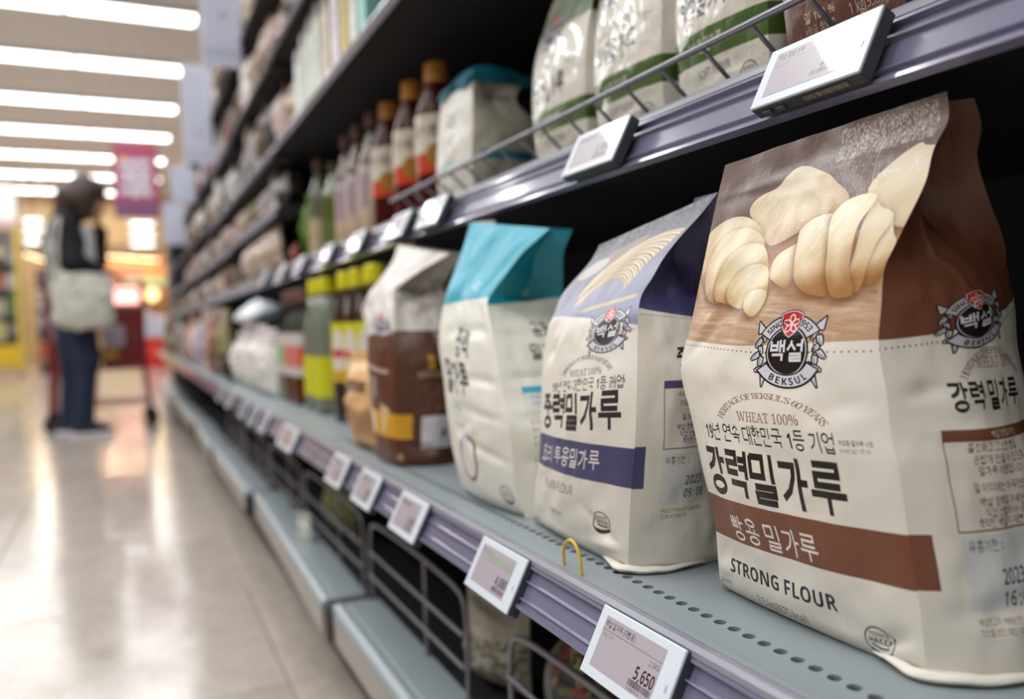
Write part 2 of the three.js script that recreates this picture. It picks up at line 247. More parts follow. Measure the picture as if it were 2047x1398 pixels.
for (const [a, b, l] of [[-0.8, -0.36, 'grey wire front below the 5,650 price tag'], [-1.365, -0.93, 'grey wire front below the second and third price tags'], [-1.93, -1.415, 'grey wire front just beyond the first plinth joint'], [-2.43, -1.99, 'grey wire front before the second plinth joint'], [-3.0, -2.48, 'blurred wire front just beyond the second plinth joint'], [-3.49, -3.05, 'blurred wire front before the third plinth joint']]) wireFront(a, b, l);
{
  const t = thing('wire_shelf_fence', 'low grey wire fence along the upper shelf holding back flour bags', 'wire fence');
  mesh('top_wire', bar([0.425, 0.853, -1.385], [0.425, 0.853, -0.2], 0.003, 10), M.chrome, t);
  mesh('base_wire', bar([0.462, 0.8172, -1.385], [0.462, 0.8172, -0.2], 0.0022), M.chrome, t);
  for (let z = -0.252; z > -1.38; z -= 0.0565) mesh('upright_wire', bar([0.425, 0.853, z], [0.462, 0.8172, z + 0.006], 0.0019), M.chrome, t);
}
// ---------------------------------------------------------------- electronic price tags
function tagScreen(w, h, draw) { return tex(w, h, (x) => { x.fillStyle = '#b5adb6'; x.fillRect(0, 0, w, h); draw(x, w, h); }); }
function barcode(x, x0, y0, w, h, seed, color) { const r = rng(seed); x.fillStyle = color; for (let a = 0; a < w;) { const b = w * (0.008 + 0.022 * r()), g = w * (0.006 + 0.02 * r()); x.fillRect(x0 + a, y0, Math.min(b, w - a), h); a += b + g; } }
const screens = {
  near: tagScreen(880, 448, (x) => {
    hangul(x, '백설 밀가루 (제빵용)', 20, 28, 62, { weight: 0.085, wx: 0.72, color: '#241c20' }); x.fillStyle = '#3a3035'; x.fillRect(0, 112, 880, 4);
    hangul(x, '100g당226원', 16, 132, 40, { weight: 0.05, wx: 0.72, color: '#6f686f' }); latin(x, '2.5KG', 868, 184, 58, 'sans-serif', '#4a4248', 0.9, 'right');
    latin(x, '5,650', 866, 340, 150, 'bold sans-serif', '#3d0f16', 0.72, 'right'); barcode(x, 560, 352, 300, 52, 5, '#2a2226'); latin(x, '14 000141-4', 560, 442, 40, 'sans-serif', '#2a2226', 0.8);
  }),
  second: tagScreen(440, 224, (x) => {
    hangul(x, '백설 밀가루', 16, 16, 30, { weight: 0.08, wx: 0.8, color: '#7d777c' }); x.fillStyle = '#a3b09f'; x.fillRect(110, 34, 330, 40); x.fillStyle = '#8f898e'; x.fillRect(0, 70, 440, 2);
    latin(x, '4,080', 430, 172, 74, 'bold sans-serif', '#382c31', 0.75, 'right'); barcode(x, 280, 182, 150, 26, 8, '#41373c');
  }),
  upper: tagScreen(880, 448, (x) => {
    hangul(x, '백설 찰밀가루', 30, 24, 60, { weight: 0.09, wx: 0.75, color: '#453f46' }); x.fillStyle = '#6f6870'; x.fillRect(0, 104, 880, 3); hangul(x, '100g당255원', 20, 122, 40, { weight: 0.05, wx: 0.74, color: '#847d85' });
    latin(x, '2,550', 850, 330, 130, 'bold sans-serif', '#5a4c52', 0.75, 'right'); barcode(x, 520, 350, 300, 50, 15, '#6a6168');
  }),
  plain: tagScreen(220, 112, (x) => { x.fillStyle = '#8f888f'; x.fillRect(8, 10, 110, 14); latin(x, '3,980', 214, 84, 40, 'bold sans-serif', '#4a4046', 0.75, 'right'); barcode(x, 140, 90, 74, 14, 3, '#5a5056'); }),
};
const TAGL = 0.0903, TAGH = 0.0462, TAGD = 0.0115;
function priceTag(x, y, zMid, screen, label, group, wide = 1) {
  const t = thing('price_tag', label, 'price tag', [x, y, zMid], 0, group);
  // local frame: X along the rail towards the viewer, Y up the slanted face, Z out of the screen; origin at the middle of the top front edge
  t.setRotationFromMatrix(new THREE.Matrix4().makeBasis(V(0, 0, 1), V(TS, TC, 0), V(-TC, TS, 0)));
  const L = TAGL * wide;
  mesh('housing', rbox(L, TAGH, TAGD - 0.001, 0.0018, 0, -TAGH / 2, -TAGD / 2 - 0.0005, 3), M.tagDark, t);
  mesh('bezel', rbox(L - 0.0008, TAGH - 0.0008, 0.0022, 0.0009, 0, -TAGH / 2, -0.0009, 3), M.tagWhite, t);
  const sc = new THREE.PlaneGeometry(L * 0.735, TAGH * 0.72).translate(-L * 0.035, -TAGH * 0.485, 0.00035);
  mesh('screen', sc, phys('#ffffff', 0.3, { map: screen, clearcoat: 1, clearcoatRoughness: 0.03 }), t);
  mesh('led_window', rbox(0.002, 0.0045, 0.0008, 0.0003, L * 0.437, -TAGH * 0.55, 0.0002), std('#b9c0c8', 0.3), t);
  return t;
}
const tagTop = 0.0025;
const lowTag = (z, s, l, g, w) => priceTag(0.2832, EYE - 0.1916, z, s, l, g, w);
const upTag = (z, s, l, g, w) => priceTag(0.4007, 0.8148, z, s, l, g, w);
lowTag(-0.4256, screens.near, 'sharp white-framed price tag reading 5,650 below the strong flour');
lowTag(-0.6315, screens.second, 'white-framed price tag below the navy-banded plain flour bag');
lowTag(-0.868, screens.plain, 'white-framed price tag below the teal-topped flour bag');
lowTag(-1.044, screens.plain, 'blurred price tag below the brown glutinous flour bag, nearer of two');
lowTag(-1.204, screens.plain, 'blurred price tag below the brown glutinous flour bag, farther of two');
lowTag(-1.62, screens.plain, 'pale blurred wide price tag below the yellow-labelled dark bottles', undefined, 1.7);
for (const z of [-1.92, -2.09, -2.27, -2.6, -2.85]) lowTag(z, screens.plain, 'small dark-sided price tag on the far lower rail', 'far price tags on the lower rail');
const near = upTag(-0.384, screens.upper, 'large price tag with lamp reflections on the upper rail above the strong flour');
for (const a of [-0.033, -0.021]) mesh('button', rbox(0.0075, 0.0022, 0.004, 0.0009, a, -TAGH - 0.0008, -0.0062), std('#4b4d52', 0.45), near);
mesh('barcode_strip', new THREE.PlaneGeometry(0.036, 0.0052).rotateX(Math.PI / 2).translate(0.016, -TAGH - 0.0004, -0.0058), std('#ffffff', 0.5, { map: tex(256, 40, (x) => { x.fillStyle = '#2e2a28'; x.fillRect(0, 0, 256, 40); barcode(x, 4, 4, 248, 32, 21, '#a5948a'); }) }), near);
upTag(-0.645, screens.plain, 'price tag with a round white reflection below the soft flour bags');
upTag(-1.085, screens.plain, 'blurred price tag on the upper rail, nearer of the pair below the teal bag');
upTag(-1.24, screens.plain, 'blurred price tag on the upper rail, farther of the pair below the teal bag');
upTag(-1.5, screens.plain, 'blurred bright price tag on the upper rail below the brown-capped bottles');
for (const z of [-1.75, -2.05, -2.3, -2.62]) upTag(z, screens.plain, 'small blurred price tag on the far upper rail', 'far price tags on the upper rail');
priceTag(0.4007, 1.1808, -1.12, screens.plain, 'blurred price tag at the top edge on the third shelf rail');
// ---------------------------------------------------------------- gusseted flour bags
// value of a list of [t, value] pairs, smooth between them
function curve(list) {
  return (t) => {
    const n = list.length; if (t <= list[0][0]) return list[0][1]; if (t >= list[n - 1][0]) return list[n - 1][1];
    let i = 0; while (t > list[i + 1][0]) i++;
    const [t0, a] = list[i], [t1, b] = list[i + 1], h = t1 - t0, s = (t - t0) / h;
    const ma = i ? (b - list[i - 1][1]) / (t1 - list[i - 1][0]) : (b - a) / h, mb = i + 2 < n ? (list[i + 2][1] - a) / (list[i + 2][0] - t0) : (b - a) / h;
    return (2 * s ** 3 - 3 * s * s + 1) * a + (s ** 3 - 2 * s * s + s) * h * ma + (3 * s * s - 2 * s ** 3) * b + (s ** 3 - s * s) * h * mb;
  };
}
// an edge listed from the top down as [x, y, z]; returned as a function of the height 0..1
function edge(pts) {
  const top = pts[0][1], low = pts[pts.length - 1][1], up = [...pts].reverse(), c = (k) => curve(up.map((p) => [(p[1] - low) / (top - low), p[k]])), cx = c(0), cz = c(2);
  return (h) => V(cx(h), lerp(low, top, h), cz(h));
}
// spec: FL, FR edges of the front; depth(h, u) to the back; front(h), side(h) bulges; creases [u, v, angle, length, width, height]
function bagSurfaces(s) {
  const fl = edge(s.FL), fr = edge(s.FR);
  const out = (h) => { const a = fl(h), b = fr(h), d = b.sub(a); d.y = 0; d.normalize(); return V(-d.z, 0, d.x); };
  const side = (h) => { const a = fl(h), b = fr(h), d = b.sub(a); d.y = 0; return d.normalize(); };
  const foot = (h) => (h < 0.035 ? 0.006 * (1 - h / 0.035) ** 2 : 0);
  const crease = (list, u, v) => { let q = 0; for (const [cu, cv, ang, len, wid, amp] of list ?? []) { const du = (u - cu) * (s.aspect ?? 0.55), dv = v - cv, c = Math.cos(ang), n = Math.sin(ang), a = (du * c + dv * n) / len, b = (-du * n + dv * c) / wid; q += amp * Math.exp(-a * a - b * b); } return q; };
  const seed = s.seed ?? 0;
  const soft = (u, v, k) => 0.0016 * noise(u * 2.1 + k, v * 4.3, seed) + 0.0007 * noise(u * 6 + k, v * 11, seed + 3);
  const front = (u, h) => {
    const a = fl(h), b = fr(h), n = out(h), w = Math.sin(Math.PI * u), p = a.lerp(b, u);
    const q = s.front(h) * Math.pow(w, 0.75) + (soft(u, h, 1) + crease(s.creases, u, h)) * Math.min(1, w * 2.2) * smooth(h, 0, 0.05) - foot(h);
    return p.addScaledVector(n, q);
  };
  const br = (h) => (s.BR ? s.BR(h) : fr(h).addScaledVector(out(h), -s.depth(h)));
  const bl = (h) => fl(h).addScaledVector(out(h), -s.depth(h, 0));
  const gusset = (A, B, dir, bulge, k) => (u, h) => {
    const a = A(h), b = B(h), m = a.clone().lerp(b, s.fold ? s.fold(h) : 0.5).addScaledVector(dir(h), bulge(h)), q = bulge(h) > 0.004 ? 1 : clamp(bulge(h) / 0.004, 0, 1);
    const bow = a.clone().multiplyScalar((1 - u) * (1 - u)).addScaledVector(m.clone().multiplyScalar(2).sub(a.clone().add(b).multiplyScalar(0.5)), 2 * u * (1 - u)).addScaledVector(b, u * u);
    const f = s.fold ? s.fold(h) : 0.5, vee = u < f ? a.clone().lerp(m, u / f) : m.clone().lerp(b, (u - f) / (1 - f));
    const p = vee.lerp(bow, q), w = Math.min(1, Math.sin(Math.PI * u) * 2);
    return p.addScaledVector(dir(h), (soft(u, h, k) * 1.2 + crease(k === 5 ? s.sideCreases : null, u, h)) * w * smooth(h, 0, 0.05) - foot(h) * w * 0.6);
  };
  const neg = (h) => side(h).multiplyScalar(-1);
  return { front, right: gusset(fr, br, side, s.side, 5), left: gusset(fl, bl, neg, s.sideL ?? s.side, 9), back: (u, h) => br(h).lerp(bl(h), u).addScaledVector(out(h), -s.front(h) * 0.8 * Math.sin(Math.PI * u)), fl, fr, br, bl, out, side };
}
function buildBag(name, label, s, mats, fine = 1) {
  const q = bagSurfaces(s), o = q.fl(0).add(q.br(0)).multiplyScalar(0.5); o.y = q.fl(0).y;
  const t = thing(name, label, 'flour bag', [o.x, o.y, o.z]), loc = (f) => (u, h) => f(u, h).sub(o), nu = Math.round(44 * fine), nv = Math.round(84 * fine);
  mesh('front_panel', sheet(loc(q.front), nu, nv), mats.front, t);
  mesh('side_panel', sheet(loc(q.right), nu, nv), mats.side, t);
  mesh('side_panel', sheet(loc(q.left), Math.round(nu / 2), Math.round(nv / 2), true), mats.left ?? mats.side, t);
  mesh('back_panel', sheet(loc(q.back), 12, 30), mats.back, t);
  const rim = []; for (const [f, n] of [[q.front, 12], [q.right, 8], [q.back, 12]]) for (let i = 0; i < n; i++) rim.push(loc(f)(i / n, 0)); for (let i = 8; i > 0; i--) rim.push(loc(q.left)(i / 8, 0));
  const c = V(0, 0, 0); rim.forEach((p) => c.addScaledVector(p, 1 / rim.length)); const pos = []; rim.forEach((p, i) => { const b = rim[(i + 1) % rim.length]; pos.push(...c.toArray(), ...b.toArray(), ...p.toArray()); });
  const g = new THREE.BufferGeometry(); g.setAttribute('position', new THREE.Float32BufferAttribute(pos, 3)); g.setAttribute('uv', new THREE.Float32BufferAttribute(new Float32Array(pos.length / 3 * 2), 2)); g.computeVertexNormals();
  mesh('bottom_panel', g, mats.plain, t);
  // the folded seam that shows below the front's right corner
  if (s.ear) { const pts = s.ear.map(([f, u, h, out, dy]) => { const p = q[f](u, h); p.addScaledVector(f === 'front' ? q.out(0) : q.side(0), out); p.y = q.fl(0).y + dy; return p.sub(o); }), c = new THREE.CatmullRomCurve3(pts); mesh('bottom_fold', sheet((u, v) => { const p = c.getPoint(u), a = v * Math.PI * 2, k = Math.sin(Math.PI * clamp(u, 0.02, 0.98)) ** 0.6, n = c.getTangent(u).cross(V(0, 1, 0)).normalize(); return p.addScaledVector(n, Math.cos(a) * 0.0045 * k).add(V(0, Math.sin(a) * 0.0028 * k + 0.0006 * noise(u * 5, 2, 1), 0)); }, 40, 12), mats.plain, t); }
  return [t, q, o];
}
const dep = (list) => { const c = curve(list); return (h) => c(h); };
const BAGS = {
  strong: {
    seed: 1, ear: [['front', 0.8, 0.01, 0.001, 0.004], ['front', 0.9, 0.008, 0.004, 0.004], ['front', 0.98, 0.006, 0.006, 0.0032], ['right', 0.15, 0.006, 0.005, 0.003], ['right', 0.4, 0.006, 0.003, 0.003], ['right', 0.7, 0.006, -0.003, 0.003]], FL: [[0.385, 0.7442, -0.4607], [0.3804, 0.7186, -0.4655], [0.372, 0.6716, -0.4722], [0.3652, 0.6363, -0.4766], [0.359, 0.6043, -0.4824], [0.3574, 0.5878, -0.4774], [0.356, 0.5746, -0.4698], [0.356, 0.5566, -0.4637], [0.356, 0.5315, -0.4558], [0.3581, 0.4996, -0.4473], [0.36, 0.469, -0.447], [0.364, 0.4495, -0.4498]],
    FR: [[0.41, 0.7574, -0.3073], [0.408, 0.7416, -0.3053], [0.4, 0.7259, -0.3081], [0.3922, 0.7074, -0.3075], [0.384, 0.689, -0.3115], [0.3783, 0.6735, -0.3162], [0.374, 0.6619, -0.3192], [0.3708, 0.6427, -0.3187], [0.367, 0.6206, -0.3176], [0.3655, 0.5957, -0.3119], [0.364, 0.5727, -0.3079], [0.363, 0.5565, -0.303], [0.3627, 0.5221, -0.2972], [0.3624, 0.4938, -0.2918], [0.362, 0.4495, -0.2863]],
    depth: dep([[0, 0.11], [0.55, 0.123], [0.72, 0.102], [0.85, 0.053], [1, 0.029]]), front: dep([[0, 0.004], [0.2, 0.012], [0.5, 0.012], [0.8, 0.005], [1, 0.0015]]),
    sideL: dep([[0, -0.002], [0.6, -0.004], [1, -0.03]]), side: dep([[0, 0.024], [0.4, 0.022], [0.62, 0.016], [0.7, 0.002], [0.78, -0.02], [0.88, -0.03], [1, -0.03]]), fold: dep([[0, 0.5], [0.62, 0.5], [0.72, 0.6], [0.85, 0.5], [1, 0.5]]),
    creases: [[0.05, 0.55, 0.5, 0.07, 0.014, -0.003], [0.9, 0.45, 0.2, 0.1, 0.02, -0.002], [0.9, 0.05, 0.5, 0.1, 0.01, -0.004], [0.93, 0.03, 0.3, 0.09, 0.008, 0.003], [0.03, 0.06, 0.3, 0.05, 0.014, 0.005], [0.05, 0.1, 0.7, 0.05, 0.01, -0.003], [0.15, 0.62, 0.6, 0.05, 0.012, 0.0015], [0.5, 0.93, 0.05, 0.25, 0.006, 0.0008], [0.3, 0.9, -0.03, 0.2, 0.006, -0.0008]],
    sideCreases: [[0.12, 0.47, 0.15, 0.09, 0.012, -0.0025], [0.3, 0.4, -0.1, 0.1, 0.016, 0.002], [0.4, 0.12, 0.1, 0.2, 0.02, -0.002], [0.35, 0.72, 2.2, 0.14, 0.01, 0.002]],
  },
  plain: {
    seed: 2, ear: [['front', 0.78, 0.01, 0.001, 0.004], ['front', 0.9, 0.008, 0.005, 0.004], ['front', 0.98, 0.006, 0.007, 0.0032], ['right', 0.2, 0.006, 0.006, 0.003], ['right', 0.6, 0.006, 0.002, 0.003]], FL: [[0.372, 0.7026, -0.611], [0.366, 0.6889, -0.6167], [0.35, 0.6628, -0.6376], [0.3416, 0.6428, -0.6419], [0.338, 0.6341, -0.6441], [0.3344, 0.609, -0.6484], [0.33, 0.5779, -0.6457], [0.328, 0.5416, -0.6461], [0.329, 0.5133, -0.6539], [0.3315, 0.4917, -0.6652], [0.334, 0.4699, -0.6747], [0.338, 0.4495, -0.6831]],
    FR: [[0.405, 0.7311, -0.4931], [0.395, 0.7162, -0.5004], [0.381, 0.698, -0.5107], [0.3715, 0.6834, -0.5178], [0.362, 0.6685, -0.5199], [0.3547, 0.6566, -0.523], [0.347, 0.6438, -0.5168], [0.3437, 0.6278, -0.5133], [0.335, 0.5865, -0.5035], [0.331, 0.5506, -0.5011], [0.33, 0.5132, -0.5066], [0.33, 0.4639, -0.5129], [0.331, 0.4495, -0.5144]],
    depth: dep([[0, 0.1], [0.5, 0.108], [0.75, 0.08], [1, 0.02]]), front: dep([[0, 0.004], [0.2, 0.01], [0.5, 0.011], [0.8, 0.005], [1, 0.001]]), sideL: dep([[0, 0], [0.6, -0.002], [1, -0.03]]), side: dep([[0, 0.012], [0.4, 0.01], [0.62, 0.008], [0.75, -0.004], [0.85, -0.02], [1, -0.03]]),
    creases: [[0.82, 0.1, -0.5, 0.08, 0.012, -0.004], [0.9, 0.06, 0.1, 0.1, 0.01, 0.004], [0.2, 0.64, 0.7, 0.05, 0.012, -0.002]],
  },
  teal: {
    seed: 3, FL: [[0.372, 0.7567, -0.8996], [0.362, 0.731, -0.8959], [0.35, 0.702, -0.8966], [0.34, 0.675, -0.9015], [0.3357, 0.6576, -0.9025], [0.33, 0.6345, -0.9011], [0.3279, 0.6125, -0.9], [0.325, 0.5832, -0.8826], [0.326, 0.5437, -0.8745], [0.327, 0.5026, -0.8652], [0.331, 0.4739, -0.8611], [0.334, 0.4495, -0.854]],
    FR: [[0.4, 0.7339, -0.7525], [0.388, 0.723, -0.758], [0.376, 0.7101, -0.7696], [0.36, 0.6876, -0.78], [0.346, 0.6673, -0.7886], [0.342, 0.659, -0.7879], [0.336, 0.6269, -0.7627], [0.333, 0.5913, -0.7439], [0.3319, 0.5625, -0.7307], [0.331, 0.5373, -0.719], [0.3323, 0.5099, -0.7158], [0.334, 0.4741, -0.7141], [0.34, 0.4495, -0.7063]],
    depth: dep([[0, 0.1], [0.55, 0.11], [0.75, 0.09], [1, 0.03]]), front: dep([[0, 0.008], [0.2, 0.014], [0.5, 0.01], [0.7, 0.004], [1, 0.001]]), sideL: dep([[0, 0], [0.6, -0.002], [1, -0.03]]), side: dep([[0, 0.022], [0.35, 0.02], [0.6, 0.012], [0.72, -0.008], [0.85, -0.02], [1, -0.02]]), fold: dep([[0, 0.5], [0.7, 0.55], [0.85, 0.6], [1, 0.5]]),
    creases: [[0.7, 0.62, 0.1, 0.2, 0.02, -0.003], [0.8, 0.45, 0, 0.25, 0.016, -0.003], [0.8, 0.33, -0.05, 0.25, 0.012, -0.0022], [0.8, 0.2, -0.2, 0.2, 0.014, -0.003], [0.5, 0.25, 0.4, 0.1, 0.014, 0.002]],
    sideCreases: [[0.3, 0.62, 0, 0.25, 0.018, -0.003], [0.3, 0.47, 0.05, 0.25, 0.014, -0.003], [0.3, 0.33, 0, 0.25, 0.012, -0.002], [0.3, 0.2, 0.1, 0.2, 0.016, -0.003]],
  },
  brown: {
    seed: 4, FL: [[0.375, 0.7587, -1.1943], [0.362, 0.7336, -1.1815], [0.345, 0.7071, -1.1934], [0.335, 0.6916, -1.209], [0.326, 0.6653, -1.2279], [0.322, 0.6477, -1.2067], [0.318, 0.6175, -1.1711], [0.3173, 0.5964, -1.1714], [0.316, 0.5591, -1.1611], [0.3169, 0.5203, -1.1564], [0.318, 0.4742, -1.1534], [0.322, 0.4495, -1.1589]],
    FR: [[0.4, 0.7326, -1.0394], [0.385, 0.7226, -1.0662], [0.367, 0.7093, -1.091], [0.35, 0.6956, -1.105], [0.343, 0.6903, -1.1087], [0.338, 0.6832, -1.1027], [0.33, 0.6517, -1.0781], [0.326, 0.6275, -1.068], [0.324, 0.5988, -1.0604], [0.322, 0.5643, -1.0581], [0.32, 0.5054, -1.0588], [0.32, 0.4495, -1.0568]],
    depth: dep([[0, 0.1], [0.55, 0.11], [0.75, 0.09], [1, 0.03]]), front: dep([[0, 0.006], [0.3, 0.012], [0.6, 0.008], [1, 0.001]]), sideL: dep([[0, 0], [0.6, -0.002], [1, -0.03]]), side: dep([[0, 0.022], [0.4, 0.02], [0.6, 0.012], [0.74, -0.008], [0.85, -0.02], [1, -0.02]]),
    sideCreases: [[0.4, 0.08, -0.1, 0.14, 0.012, -0.004], [0.5, 0.05, 0.1, 0.14, 0.012, 0.004], [0.3, 0.78, 0.3, 0.2, 0.014, -0.004]],
  },
};
// ---------------------------------------------------------------- print on the flour bags
const CREAM = '#e5dfd3', BROWN = '#744631', NAVY = '#45446f', INK = '#211c1a', GREEN = '#4c6b2c';
// the round crest; (cx, cy) its middle, sw and sh its full width and height
function crest(x, cx, cy, sw, sh, silver = '#d3d2dc', tilt = 0) {
  x.save(); x.translate(cx, cy); x.rotate(tilt); x.scale(sw / 2, sh / 2); x.lineJoin = 'round';
  const dark = '#211814', ring = (r0, r1, a0, a1, ry = 1) => { x.beginPath(); x.ellipse(0, 0.06, r1, r1 * ry, 0, a0, a1); x.ellipse(0, 0.06, r0, r0 * ry, 0, a1, a0, true); x.closePath(); };
  const D = Math.PI / 180, edge2 = (f) => { x.strokeStyle = dark; x.lineWidth = 0.075; f(); x.stroke(); x.fillStyle = silver; x.fill(); };
  for (const s of [-1, 1]) { // laurel sprays
    const leafy = (px, py, l, w, t) => { x.save(); x.translate(px, py); x.rotate(t); edge2(() => { x.beginPath(); x.moveTo(-l, 0); x.quadraticCurveTo(-l * 0.2, -w, l, -w * 0.15); x.quadraticCurveTo(l * 0.5, w * 0.3, l * 0.75, w * 0.7); x.quadraticCurveTo(-l * 0.1, w * 0.9, -l, 0); }); x.strokeStyle = dark; x.lineWidth = 0.016; x.beginPath(); x.moveTo(-l * 0.7, 0); x.quadraticCurveTo(0, -w * 0.2, l * 0.5, 0); x.stroke(); x.restore(); };
    for (const [a, r, l, w, t] of [[150, 0.8, 0.13, 0.08, -70], [163, 0.9, 0.15, 0.1, -120], [176, 0.78, 0.12, 0.09, -60], [187, 0.93, 0.15, 0.1, -140], [199, 0.8, 0.14, 0.1, -95], [212, 0.9, 0.16, 0.11, -165], [216, 0.72, 0.12, 0.09, -110]]) leafy(s * -Math.cos((180 - a) * D) * r, 0.08 + Math.sin((180 - a) * D) * r * -0.95, l, w, s > 0 ? -t * D - Math.PI : t * D);
    x.strokeStyle = dark; x.lineWidth = 0.02; x.beginPath(); x.ellipse(0, 0.06, 0.73, 0.73, 0, s > 0 ? -28 * D : 152 * D, s > 0 ? 32 * D : 208 * D); x.stroke();
    edge2(() => { x.beginPath(); x.moveTo(s * 0.64, -0.48); x.lineTo(s * 0.93, -0.74); x.lineTo(s * 0.9, -0.42); x.closePath(); });
    edge2(() => { x.beginPath(); x.moveTo(s * 0.58, 0.66); x.lineTo(s * 0.74, 0.98); x.lineTo(s * 0.72, 0.56); x.closePath(); });
  }
  edge2(() => ring(0.6, 0.93, 212 * D, 268 * D, 0.96)); edge2(() => ring(0.6, 0.93, 276 * D, 328 * D, 0.96));
  x.fillStyle = dark; x.beginPath(); x.ellipse(0, 0.08, 0.6, 0.66, 0, 0, 7); x.fill();
  x.strokeStyle = silver; x.lineWidth = 0.028; x.beginPath(); x.ellipse(0, 0.08, 0.54, 0.6, 0, 0, 7); x.stroke();
  edge2(() => ring(0.66, 0.96, 32 * D, 148 * D, 0.98));
  x.strokeStyle = dark; x.lineWidth = 0.05; x.beginPath(); x.ellipse(0, 0.06, 0.97, 0.95, 0, 34 * D, 146 * D); x.stroke();
  // shield
  x.beginPath(); x.moveTo(-0.22, -0.88); x.quadraticCurveTo(0.06, -1, 0.3, -0.84); x.quadraticCurveTo(0.32, -0.5, 0.04, -0.3); x.quadraticCurveTo(-0.26, -0.46, -0.22, -0.88); x.closePath(); x.strokeStyle = dark; x.lineWidth = 0.1; x.stroke(); x.strokeStyle = silver; x.lineWidth = 0.06; x.stroke(); x.fillStyle = '#c9271f'; x.fill();
  x.strokeStyle = '#ece6e6'; x.lineWidth = 0.035; for (let i = 0; i < 5; i++) { const a = (i * 72 - 90) * D; x.beginPath(); x.ellipse(0.04 + Math.cos(a) * 0.115, -0.62 + Math.sin(a) * 0.135, 0.105, 0.062, a, 0, 7); x.stroke(); }
  x.restore(); x.save(); x.translate(cx, cy); x.rotate(tilt);
  const k = sh / 2, kx = sw / 2; hangul(x, '백설', -0.47 * kx, -0.22 * k, 0.56 * k, { weight: 0.13, wx: (kx / k) * 0.8, gap: 0.1, color: '#e4e2ea' });
  x.scale(kx / k, 1);
  arcText(x, 'SINCE', 0, 0.06 * k, 0.76 * k, -121 * D, 0.21 * k, 'bold sans-serif', dark, 42 * D); arcText(x, '1953', 0, 0.06 * k, 0.76 * k, -57 * D, 0.23 * k, 'bold sans-serif', dark, 36 * D);
  arcText(x, 'BEKSUL', 0, 0.06 * k, 0.8 * k, 90 * D, 0.25 * k, 'bold sans-serif', dark, 78 * D, false); x.restore();
}
function haccp(x, cx, cy, rx, ry, c = '#2b2523') {
  x.save(); x.translate(cx, cy); x.scale(rx, ry); x.strokeStyle = c; x.lineWidth = 0.09; x.beginPath(); x.arc(0, 0, 0.95, 0, 7); x.stroke();
  x.fillStyle = c; x.beginPath(); x.arc(0, 0, 0.95, 0.5, Math.PI - 0.5); x.quadraticCurveTo(0, 0.86, 0.83, 0.45); x.fill(); x.lineWidth = 0.1; x.beginPath(); x.moveTo(-0.6, 0.24); x.quadraticCurveTo(0, 0.62, 0.66, 0.24); x.stroke(); x.restore();
  x.save(); x.translate(cx, cy); x.scale(rx / ry, 1); latin(x, 'HACCP', 0, ry * 0.16, ry * 0.5, 'bold sans-serif', c, 0.9, 'center'); hangul(x, '안전관리인증', -ry * 0.6, -ry * 0.6, ry * 0.26, { weight: 0.1, wx: 0.72, color: c }); x.restore();
}
const dots = (x, pts, r, c) => { x.fillStyle = c; const L = []; for (let i = 0; i + 1 < pts.length; i++) for (let k = 0; k < 40; k++) L.push([lerp(pts[i][0], pts[i + 1][0], k / 40), lerp(pts[i][1], pts[i + 1][1], k / 40)]); L.forEach((p, i) => { if (i % 2 === 0) { x.beginPath(); x.arc(p[0], p[1], r, 0, 7); x.fill(); } }); };
function roughLines(x, pts, color, lw, blur) { const off = 4000; x.save(); x.strokeStyle = color; x.lineWidth = lw; x.lineCap = 'round'; x.lineJoin = 'round'; x.shadowColor = color; x.shadowBlur = blur; x.shadowOffsetX = off; const q = pts.map((p) => [p[0] - off, p[1]]); x.beginPath(); x.moveTo(...q[0]); for (let i = 1; i < q.length - 1; i++) x.quadraticCurveTo(...q[i], (q[i][0] + q[i + 1][0]) / 2, (q[i][1] + q[i + 1][1]) / 2); x.lineTo(...q[q.length - 1]); x.stroke(); x.restore(); }
